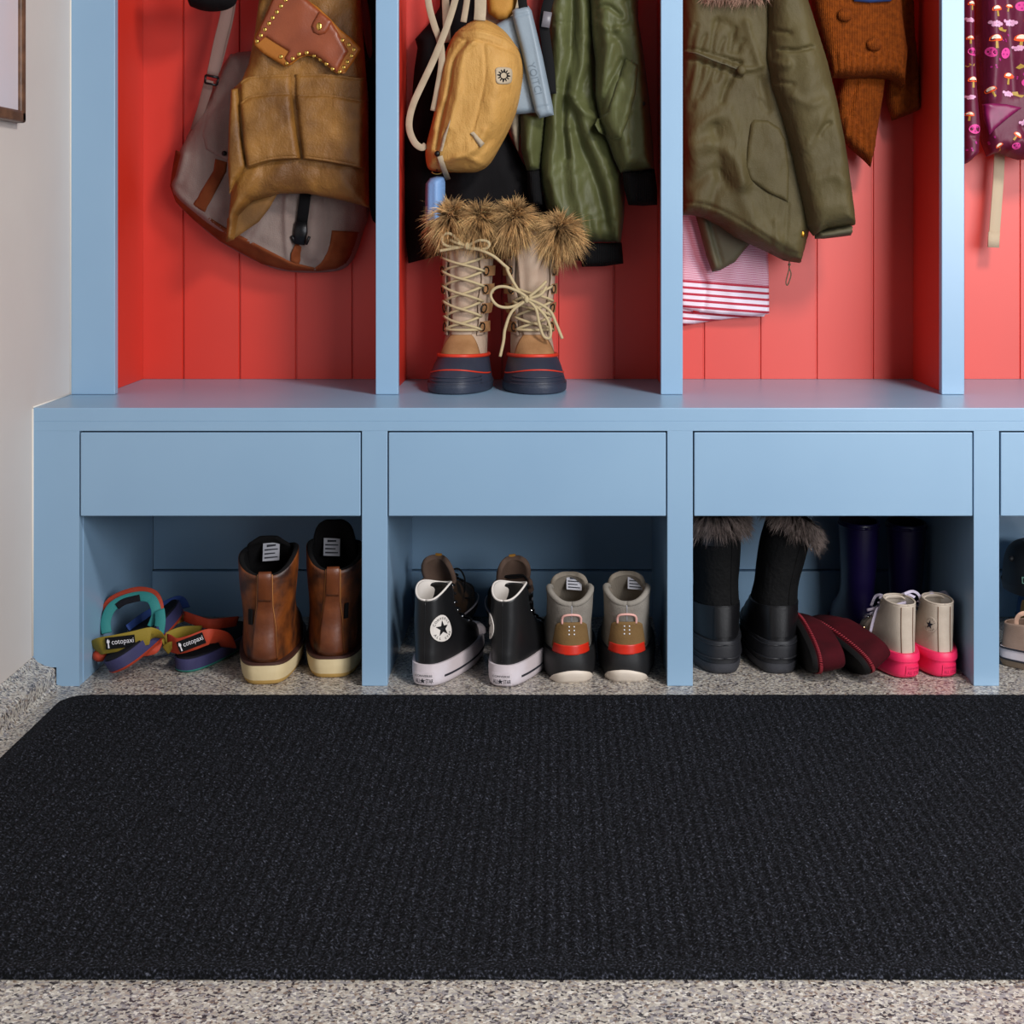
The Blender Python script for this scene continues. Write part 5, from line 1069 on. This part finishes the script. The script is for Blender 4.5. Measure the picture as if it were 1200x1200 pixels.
# ---------------- grey trainers
GRY = mat('grey_wool', '#827c74', 0.9, '#8d877e', 40, bump=0.35, bscale=450)
GRL = mat('greige_lining', '#7d7468', 0.9, bump=0.3, bscale=500)
OLT = mat('olive_suede', '#6d5434', 0.85, '#7a603c', 22, bump=0.25, bscale=300)
RDR = mat('red_gloss_rubber', '#b8210f', 0.4, '#c92a14', 18, bump=0.08, bscale=80)
PKL = mat('pink_cord', '#d9a49a', 0.6); WHS = mat('off_white_rubber', '#cdc0b0', 0.6, '#dcd2c6', 10); SILV = mat('silver_dot', '#dfe2ea', 0.3)
def trainer(X, Y, yaw, label, sgn):
    b = foot('trainer', label, 'sneaker', X, Y, 0, yaw, 'grey trainers with red heels')
    so = Loft([(0, 0.008, 0.27, 0.0400, 0.044), (0.008, 0.004, 0.278, 0.0430, 0.047), (0.018, 0.001, 0.282, 0.0440, 0.048), (0.030, 0.0, 0.282, 0.0435, 0.048), (0.045, 0.002, 0.272, 0.0405, 0.046), (0.055, 0.004, 0.27, 0.038, 0.045)], p=0.56)
    solid('midsole', so, 0.0005, 0.047, DRK, b, nz=10, zfn=lambda t: -0.012 * (1 - np.cos(t)) / 2)
    # pale crescent outsole at the heel
    mb = MB(); G = []
    fo = so.map(0, 0.0, 0)
    for q in range(31):
        a = -1.15 + 2.3 * q / 30; h_ = 0.0215 * math.cos(a / 1.17 * PI / 2 + 0.12 * sgn) ** .8 if abs(a / 1.17 * PI / 2 + 0.12 * sgn) < PI / 2 else 0.001
        u_ = a / 1.15 * 0.047; G.append([tuple(fo(u_, max(z, 0.0), 0.0028 - 0.001 * (k == 4))) for k, z in enumerate(np.linspace(0, max(h_, .001), 5))])
        G[-1].append(tuple(fo(u_, max(h_, .001), -0.004))); G[-1].insert(0, tuple(fo(u_, 0, -0.01)))
    mb.grid(G); mb.build('heel_outsole', WHS, b); solid('outsole', Loft([(0, 0.06, 0.270, 0.030, 0.046), (0.01, 0.05, 0.28, 0.036, 0.0475)], p=.6), 0.0, 0.007, WHS, b, rnd=.001)
    up = Loft([(0.04, 0.006, 0.26, 0.035, 0.043), (0.058, 0.008, 0.245, 0.035, 0.041), (0.072, 0.010, 0.205, 0.0345, 0.038), (0.088, 0.012, 0.155, 0.0345, 0.036), (0.105, 0.010, 0.125, 0.0355, 0.036), (0.120, 0.006, 0.112, 0.036, 0.036), (0.14, 0.004, 0.105, 0.037, 0.037)], p=0.82)
    rim = lambda t: 0.126 + 0.004 * (1 - np.cos(t)) / 2 + 0.014 * np.sin(t) ** 2 * (1 + 0.0 * t)
    upper(up, 0.036, rim, GRY, GRL, b, thick=0.007, depth=0.045, nz=30)
    t = np.linspace(0, 2 * PI, 60); mb = MB(); mb.tube([tuple(p) for p in up.P(t, rim(t) - .001, -0.0040)], 0.0050, 8); mb.build('padded_collar', GRY, b)
    curved_tongue(b, GRL, [(0.118, 0.098, 0.024), (0.104, 0.126, 0.028), (0.092, 0.145, 0.029), (0.086, 0.156, 0.024), (0.084, 0.159, 0.014)], 0.008, curl=0.55)
    label_tag(b, planar((0.008 if sgn < 0 else 0.014, 0.082, 0.143), (1, 0, -.1), (0, .3, 1), (0, -1, .2)), 0.024, 0.022)
    # heel overlays
    def overlay(name, m, z0, z1, a0, a1, off, arch=0.0, lettering=False):
        mb = MB(); G = []; f = up.map(0, (z0 + z1) / 2, 0)
        for k in range(9):
            v = k / 8; A = a0 + (a1 - a0) * v
            G.append([tuple(f(A * q / 12, (z0 - z1) / 2 + (z1 - z0) * v - arch * (q / 12) ** 4 * v, off)) for q in range(-12, 13)])
        mb.grid(G); o = mb.build(name, m, b); md = o.modifiers.new('s', 'SOLIDIFY'); md.thickness = 0.002; return o
    overlay('suede_heel', OLT, 0.054, 0.097, 0.034, 0.025, 0.0035, 0.006)
    overlay('red_heel_band', RDR, 0.046, 0.061, 0.037, 0.031, 0.0062)
    v2, f2 = text2d('HELLY HANSEN', 1) if False else ([], [])
    for r_ in range(3):
        for c_ in (-1, 1):
            mb = MB(); p = up.map(0, 0.078 + 0.006 * r_, 0)(c_ * 0.0034, 0, 0.0055); mb.ball(tuple(p), 0.00125, 5); mb.build('silver_dot', SILV, b)
    mb = MB(); P = [(-0.0125, 0.094), (-0.0125, 0.103), (-0.009, 0.108), (0, 0.1095), (0.009, 0.108), (0.0125, 0.103), (0.0125, 0.094)]
    mb.tube([tuple(up.map(0, 0.095, 0)(x, z - 0.095, 0.0048)) for x, z in smooth_line(P, 4)], 0.0019, 8); mb.build('pink_pull_loop', PKL, b)
    mb = MB(); mb.tube([tuple(up.P(0, z, 0.0003)) for z in np.linspace(0.096, 0.124, 8)], 0.0007, 5); mb.build('heel_seam', LBL, b)
    laces_row(up, b, LBL, [(0.075, .55), (0.088, .55), (0.10, .55)], .55)
    b.scale = (1.08, 1.0, 1.04)
    return b
trainer(0.0215, 0.010, D2(3), 'left one of the two grey trainers with red heel bands', -1)
trainer(0.1130, 0.014, D2(-2), 'right one of the two grey trainers with red heel bands', 1)

# ---------------- black fur-cuffed snow boots
BSU = mat('black_quilted_fabric', '#0a0a0b', 0.85, bump=0.5, bscale=160, bdist=0.004, wr=(30, 0.0055, 0.25, .6))
BSL = mat('black_boot_leather', '#0d0d10', 0.42, bump=0.1, bscale=200)
RUB = mat('dark_grey_rubber', '#1a1b20', 0.55, bump=0.1, bscale=150); RUG = mat('grey_outsole', '#313238', 0.6, bump=0.15, bscale=150)
def snow_boot(X, Y, yaw, label, lean, fold, seed, buckle):
    b = foot('snow_boot', label, 'boot', X, Y, 0, yaw, 'black fur-cuffed snow boots')
    so = Loft([(0, 0.006, 0.27, 0.040, 0.048), (0.008, 0.002, 0.275, 0.0435, 0.051), (0.045, 0.0, 0.277, 0.044, 0.051), (0.062, 0.003, 0.268, 0.042, 0.049)], p=0.62)
    solid('outsole', so, 0, 0.018, RUG, b, nz=4, rnd=0.002); solid('rubber_foxing', so, 0.018, 0.026, RUB, b, nz=2, off=-0.0012); solid('rubber_shell', so, 0.026, 0.056, RUB, b, nz=6)
    mb = MB(); t = np.linspace(0, 2 * PI, 60); mb.tube([tuple(p) for p in so.P(t, 0.0275, 0.0005)], 0.0018, 6); mb.tube([tuple(p) for p in so.P(t, 0.050, 0.0002)], 0.0012, 6); mb.build('rubber_ridge', RUB, b)
    up = Loft([(0.05, 0.006, 0.262, 0.040, 0.047), (0.075, 0.008, 0.235, 0.0405, 0.045), (0.095, 0.010, 0.185, 0.040, 0.042), (0.115, 0.012, 0.15, 0.038, 0.040, lean * .02), (0.14, 0.014, 0.135, 0.037, 0.038, lean * .10), (0.18, 0.010, 0.13, 0.040, 0.041, lean * .30), (0.22, 0.004, 0.13, 0.042, 0.043, lean * .55), (0.27, -0.002, 0.13, 0.042, 0.043, lean)], p=0.8)
    fk = lambda t: 0.258 + fold * np.sin(t)
    upper(up, 0.112, fk, BSU, INS, b, thick=0.006, depth=0.04, nz=20, name='shaft')
    o = solid('leather_foot', up, 0.053, 0.108, BSL, b, nz=10, off=0.0015, zfn=lambda t: 0.006 * np.cos(t))
    f = up.map(0.0, 0.088, 0); V, Fc = shape2d('rect', 0.026, 0.050); decal('heel_patch', f, V, Fc, BSL, b, 0.0045, 0.002)
    mb = MB(); mb.tube([tuple(up.P(0.35, z, 0.0006)) for z in np.linspace(0.115, 0.24, 20)], 0.0012, 6); mb.build('shaft_seam', BSU, b)
    V, Fc = shape2d('rect', 0.034, 0.017); decal('cuff_strap', up.map(0.2 * buckle + (0.5 if buckle > 0 else -.1), 0.226, 0), V, Fc, BSL, b, 0.003, 0.002)
    f = up.map(buckle * 1.15, 0.215, 0); mb = MB(); mb.tube([tuple(f(x, z, 0.005)) for x, z in ((-.002, -.012), (.002, .012))], 0.0012, 6); mb.ball(tuple(f(-.002, -.012, .006)), .0018, 4); mb.build('buckle', CHR, b)
    g = np.random.default_rng(seed); R_, Dn = [], []
    for k in range(5200):
        t = g.uniform(0, 2 * PI); z = float(fk(t)) + g.uniform(-0.014, 0.012); zz_ = min(z, 0.268)
        p = up.P(t, zz_, 0.002); q = up.P(t, zz_, 0.02); d = q - p
        R_.append((p[0], p[1], z)); Dn.append((d[0] * 45, d[1] * 45, g.uniform(-1.0, 0.25)))
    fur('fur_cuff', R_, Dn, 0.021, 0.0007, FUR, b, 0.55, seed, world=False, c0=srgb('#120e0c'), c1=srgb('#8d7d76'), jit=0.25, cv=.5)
    return b
snow_boot(0.2790, 0.062, D2(4), 'left one of the two black snow boots with brown fur cuffs, upright by the stile', -0.004, 0.0, 61, -1)
snow_boot(0.3740, 0.062, D2(-1), 'right one of the two black snow boots with brown fur cuffs, its shaft leaning right', 0.034, -0.030, 62, 1)

# ---------------- burgundy velvet slippers on their sides
VEL = mat('burgundy_velvet', '#2e030a', 0.9, '#460612', 14, bump=0.15, bscale=300)
VELT = mat('red_whipstitch', '#7d1020', 0.7); SLS = mat('dark_slipper_sole', '#121112', 0.8, bump=0.2, bscale=200); GOLD = mat('gold_bar', '#e8c58a', 0.2, metal=1.0)
def slipper(X, Y, Z, yaw, roll, label):
    b = foot('velvet_slipper', label, 'slipper', X, Y, Z, yaw, 'burgundy velvet slippers', 0, roll)
    so = Loft([(0, 0.004, 0.236, 0.030, 0.040), (0.005, 0.001, 0.238, 0.032, 0.042), (0.011, 0, 0.239, 0.033, 0.043)], p=0.74)
    solid('slipper_sole', so, 0, 0.009, SLS, b, rnd=.001)
    up = Loft([(0.009, 0.001, 0.238, 0.032, 0.042), (0.02, 0.0, 0.236, 0.034, 0.042), (0.034, 0.002, 0.225, 0.033, 0.039), (0.046, 0.004, 0.20, 0.031, 0.034), (0.056, 0.006, 0.17, 0.027, 0.028), (0.075, 0.008, 0.15, 0.024, 0.024)], p=0.8)
    upper(up, 0.008, lambda t: 0.055 - 0.004 * np.sin(t) ** 2 + 0.006 * ((1 - np.cos(t)) / 2), VEL, SLS, b, thick=0.003, depth=0.03)
    mb = MB(); T = np.linspace(0, 2 * PI, 100, endpoint=False)
    for k, t in enumerate(T):
        p = up.P(t, 0.0115, 0.0012); q = up.P(t + 0.03, 0.0165, 0.0012); mb.tube([tuple(p), tuple(q)], 0.0013, 4)
    mb.build('whipstitch', VELT, b)
    mb = MB(); G = []
    for k in range(10):
        y = 0.085 + 0.10 * k / 9; w = 0.030 - 0.004 * k / 9; G.append([(w * a, y, 0.064 - 0.012 * (k / 9) - 0.020 * a * a) for a in np.linspace(-1, 1, 11)])
    mb.grid(G); o = mb.build('vamp', VEL, b); md = o.modifiers.new('s', 'SOLIDIFY'); md.thickness = .003
    mb = MB(); mb.ribbon([(-0.009, 0.105, 0.0665), (0.009, 0.105, 0.0665)], 0.005, 0.0025, (0, 0, 1)); mb.build('gold_bar', GOLD, b)
    return b
slipper(0.4200, 0.004, 0.0350, D2(3), D2(84), 'left one of the two burgundy velvet slippers, lying on its side by the snow boot')
slipper(0.5060, 0.002, 0.0270, D2(17), D2(60), 'right one of the two burgundy velvet slippers, leaning beside the pink-soled high-top')

# ---------------- purple rain boots at the back
PUR = mat('purple_rubber', '#1b1240', 0.35, bump=0.03, bscale=50); PURL = mat('rain_boot_lining', '#151020', 0.9)
def rain_boot(X, Y, yaw, label):
    b = foot('rain_boot', label, 'boot', X, Y, 0, yaw, 'purple rain boots')
    so = Loft([(0, 0.004, 0.17, 0.029, 0.034), (0.012, 0, 0.172, 0.031, 0.036)], p=.7); solid('rubber_sole', so, 0, 0.014, PUR, b, rnd=.001)
    up = Loft([(0.012, 0.002, 0.168, 0.030, 0.035), (0.035, 0.003, 0.16, 0.030, 0.034), (0.055, 0.006, 0.13, 0.029, 0.032), (0.08, 0.006, 0.098, 0.028, 0.030), (0.11, 0.002, 0.09, 0.029, 0.031), (0.17, -0.004, 0.09, 0.033, 0.034), (0.225, -0.006, 0.092, 0.035, 0.036)], p=.85)
    upper(up, 0.011, lambda t: 0.212 + 0 * t, PUR, PURL, b, thick=0.003, depth=0.08)
    mb = MB(); t = np.linspace(0, 2 * PI, 50); mb.tube([tuple(p) for p in up.P(t, 0.206, 0.0006)], 0.0025, 6); mb.build('top_band', PUR, b)
    return b
rain_boot(0.562, 0.275, D2(6), 'left one of the two purple rain boots standing in the shade at the back')
rain_boot(0.640, 0.262, D2(-4), 'right one of the two purple rain boots standing in the shade at the back')

# ---------------- sport sandals
FOAM = mat('indigo_foam', '#2b2a50', 0.75, '#33325c', 14, bump=0.2, bscale=200); FBED = mat('black_footbed', '#141319', 0.85, bump=0.4, bscale=300)
TEAL = mat('teal_webbing', '#237876', 0.75, bump=0.3, bscale=600); YELW = mat('yellow_webbing', '#85711a', 0.75, bump=0.3, bscale=600)
ORG = mat('orange_webbing', '#a53315', 0.7, bump=0.3, bscale=600); BLW = mat('blue_webbing', '#213f80', 0.75, bump=0.3, bscale=600); TLR = mat('teal_rubber', '#2f8076', 0.6)
WHI = mat('white_lettering', '#dcd8dc', 0.7)
def sandal(X, Y, Z, yaw, rx, ry, label, edge, wd):
    b = foot('sport_sandal', label, 'sandal', X, Y, Z, yaw, 'webbing sport sandals', rx, ry)
    so = Loft([(0, 0.008, 0.232, 0.030 * wd, 0.041), (0.005, 0.002, 0.236, 0.033 * wd, 0.044), (0.022, 0.0, 0.238, 0.034 * wd, 0.045), (0.03, 0.002, 0.236, 0.033 * wd, 0.044)], p=0.78)
    solid('outsole', so, 0, 0.005, edge, b, rnd=.001, off=.001); solid('foam_midsole', so, 0.005, 0.024, FOAM, b); solid('footbed', so, 0.0236, 0.0265, FBED, b, nz=2, off=-0.003)
    return b, so
# sandal A leans against the left cubby side: ankle strap standing up in an arch, yellow strap with the name
sa, soA = sandal(-0.7330, 0.018, 0.0160, D2(-14), D2(11), D2(-24), 'left one of the two webbing sandals, its teal heel strap arching up', ORG, 1.3)
# frame for straps in world: arch and bands traced where they stand
def ws_(parent, name, pts, w, m, th=0.0022, nrm=(0, -1, 0)):
    P = smooth_line([q[:2] for q in pts], 6); dy = np.interp(np.linspace(0, 1, len(P)), np.linspace(0, 1, len(pts)), [q[2] for q in pts])
    mb = MB(); mb.ribbon([W(x, y, d) for (x, y), d in zip(P, dy)], w, th, nrm); return mb.build(name, m, parent, world=True)
ws_(sa, 'heel_strap', [(125, 742, .11), (124, 728, .115), (130, 713, .12), (143, 704, .125), (162, 699, .13), (176, 701, .13), (182, 711, .125), (183, 722, .12), (178, 735, .115)], 0.0170, TEAL, .003, (0.25, -1, 0.35))
ws_(sa, 'heel_strap_edge', [(118, 738, .125), (121, 722, .128), (128, 706, .132), (143, 697, .137), (162, 692, .142), (179, 695, .142), (186, 705, .137), (188, 720, .13), (187, 735, .12)], 0.0130, ORG, .002, (0.25, -1, 0.35))
ws_(sa, 'side_strap', [(187, 715, .115), (188, 728, .105), (186, 742, .10)], 0.018, TEAL, .003)
q = ws_(sa, 'instep_strap', [(111, 760, .07), (118, 757, .055), (135, 754, .05), (155, 750, .052), (176, 745, .06), (184, 746, .09)], 0.0290, YELW, .003)
ws_(sa, 'side_strap', [(180, 742, .12), (186, 752, .10), (181, 762, .09), (168, 765, .085)], 0.012, ORG)
ws_(sa, 'black_tab', [(137, 711, .1195), (146, 705, .1215), (164, 700.5, .126)], 0.0115, FBED, .001, (0.25, -1, 0.35))
mb = MB(); p = W(117, 768, .072); mb.ball(tuple(p), 0.0125, 8, sc=(1, 1.1, .85)); mb.build('strap_anchor', ORG, sa, world=True)
ws_(sa, 'toe_strap', [(150, 737, .16), (170, 722, .19), (200, 706, .24), (212, 703, .26), (218, 712, .27)], 0.015, BLW)
skinq, fq = shape2d('rect', 35, 14.5)
def cotopaxi(parent, cx, cy, ang, w, h, Y0, Y1):
    ca, sa_ = math.cos(ang), math.sin(ang)
    def f(u, v, off=0.0):
        x, y = cx + u * ca + v * sa_, cy + u * sa_ - v * ca
        return W(x, y, Y0 + (Y1 - Y0) * (u / w + .5) - off)
    V, Fc = shape2d('rect', w, h); decal('name_patch', f, V, Fc, BLKs, parent, 0.002, 0.0015, world=True)
    v2, f2 = text2d('cotopaxi', 1); s = w * 0.74 / np.ptp(v2[:, 0]); mb = MB(); mb.add([tuple(f(x * s + w * .08, y * s * 1.15, 0.0028)) for x, y in v2], f2)
    L_ = [(-.44, .28), (-.40, .38), (-.385, .2), (-.36, .3), (-.355, .1), (-.385, .0), (-.38, -.40), (-.43, -.40), (-.425, .0), (-.455, .1)]
    mb.add([tuple(f(w * -.405, 0, 0.0028))] + [tuple(f(u * w, v * h, 0.0028)) for u, v in L_], [(0, 1 + i, 1 + (i + 1) % 10) for i in range(10)])
    mb.build('name_lettering', WHI, parent, flipcheck=False, smooth=False, world=True)
cotopaxi(sa, 141, 752.5, -0.115, 35, 14, 0.0490, 0.0505)
sb_, soB = sandal(-0.640, 0.070, 0.0, D2(-12), D2(1), 0, 'right one of the two webbing sandals, flat beside the brown boot', TLR, 1.08)
ws_(sb_, 'instep_strap', [(197, 752, .10), (208, 757, .075), (225, 753, .07), (245, 746, .075), (262, 748, .11), (268, 758, .14)], 0.0270, ORG, .003)
cotopaxi(sb_, 224, 753, -0.37, 33, 13.5, 0.0690, 0.0710)
ws_(sb_, 'side_strap', [(190, 752, .10), (200, 745, .12), (215, 740, .14), (235, 739, .16)], 0.018, YELW, .003)
ws_(sb_, 'side_strap', [(194, 762, .09), (202, 757, .085), (212, 763, .09)], 0.016, YELW, .003)
ws_(sb_, 'heel_strap', [(216, 722, .19), (230, 727, .17), (245, 731, .16), (262, 730, .17), (278, 728, .19)], 0.018, ORG, .003)
ws_(sb_, 'heel_strap', [(186, 745, .14), (192, 734, .17), (205, 728, .2), (222, 722, .22)], 0.012, OCH, .002)

# ---------------- things at the right edge of the frame
TANC = mat('tan_canvas', '#8e7565', 0.85, '#9b8273', 20, bump=0.3, bscale=500)
ls = foot('low_sneaker', 'tan canvas sneaker with a white and black striped sole at the right edge', 'sneaker', 0.768, 0.135, 0.0, D2(-118), None)
so = Loft([(0, 0.004, 0.225, 0.030, 0.040), (0.012, 0, 0.23, 0.033, 0.043), (0.034, 0.0, 0.23, 0.033, 0.042)], p=.7)
solid('gum_sole', so, 0, 0.013, mat('gum_rubber', '#7c6a58', 0.6), ls, rnd=.002); solid('white_foxing', so, 0.013, 0.033, WHR, ls)
mb = MB(); t = np.linspace(0, 2 * PI, 60)
for z in (0.014, 0.0325): mb.tube([tuple(p) for p in so.P(t, z, 0.0006)], 0.0016, 6)
mb.build('sole_stripe', BLKL, ls)
up = Loft([(0.03, 0.003, 0.222, 0.031, 0.039), (0.045, 0.004, 0.21, 0.031, 0.037), (0.058, 0.006, 0.17, 0.030, 0.034), (0.07, 0.007, 0.125, 0.0285, 0.030), (0.085, 0.008, 0.10, 0.028, 0.029)], p=.78)
upper(up, 0.03, lambda t: 0.073 + 0.008 * (1 - np.cos(t)) / 2, TANC, BRL, ls, thick=0.003, depth=.03)
curved_tongue(ls, TANC, [(0.11, 0.065, 0.022), (0.10, 0.085, 0.024), (0.095, 0.097, 0.02)], .003)
mb = MB()
for s_ in (-1, 1):
    for a in (0.9, 1.25): p = up.P(PI + s_ * a, 0.05, 0.0006); mb.ball(tuple(p), 0.0026, 5)
mb.build('eyelets', ENAM, ls); laces_row(up, ls, CREAM, [(0.06, .6), (0.067, .6), (0.074, .6)], .6, r=.003)
ws_(ls, 'lace_loop', [(1192, 738, .12), (1191, 727, .115), (1196, 720, .11), (1206, 719, .11), (1214, 726, .11), (1208, 736, .11)], 0.008, mat('blush_lace', '#c19a84', .8), .002)
cl = foot('clog', 'black rubber clog with pale green lettering at the back behind the tan sneaker', 'clog', 0.890, 0.300, 0.0705, D2(0), None, D2(0))
so = Loft([(0, 0.004, 0.13, 0.040, 0.046), (0.02, 0, 0.135, 0.044, 0.05)], p=.75); solid('rubber_sole', so, 0, 0.018, DRK, cl, rnd=.002)
up = Loft([(0.015, 0.0, 0.13, 0.043, 0.049), (0.05, 0.002, 0.125, 0.045, 0.047), (0.075, 0.006, 0.115, 0.040, 0.042), (0.09, 0.014, 0.10, 0.030, 0.031), (0.098, 0.03, 0.08, 0.014, 0.014)], p=.85); solid('shell', up, 0.015, 0.097, DRK, cl, nz=20)
mb = MB(); mb.ball(tuple(up.P(-1.2, 0.066, 0.002)), 0.006, 6); mb.build('strap_rivet', DRK, cl)
v2, f2 = text2d('DE', 0.018); f = up.map(-0.45, 0.032, 0); mb = MB(); mb.add([tuple(f(x, y, 0.0012)) for x, y in v2], f2); mb.build('lettering', mat('mint_ink', '#8fc0a8', .7), cl, flipcheck=False, smooth=False)
ds = foot('canvas_shoe', 'denim blue canvas shoe with ochre toe beneath the black clog', 'shoe', 0.892, 0.262, 0.0, D2(-8), None)
so = Loft([(0, 0.002, 0.178, 0.036, 0.04), (0.02, 0, 0.18, 0.038, 0.042)], p=.75); solid('rubber_sole', so, 0, 0.02, mat('brown_gum', '#5a4326', .7), ds, rnd=.002)
up = Loft([(0.018, 0.002, 0.178, 0.037, 0.041), (0.05, 0.004, 0.17, 0.036, 0.038), (0.068, 0.012, 0.15, 0.032, 0.033)], p=.8); solid('canvas_upper', up, 0.018, 0.067, mat('denim_canvas', '#2b4669', .85, bump=.3, bscale=500), ds)
f = up.map(-1.1, .045, 0); V, Fc = shape2d('rect', .03, .034); decal('ochre_panel', f, V, Fc, OCH, ds, .003, .002)
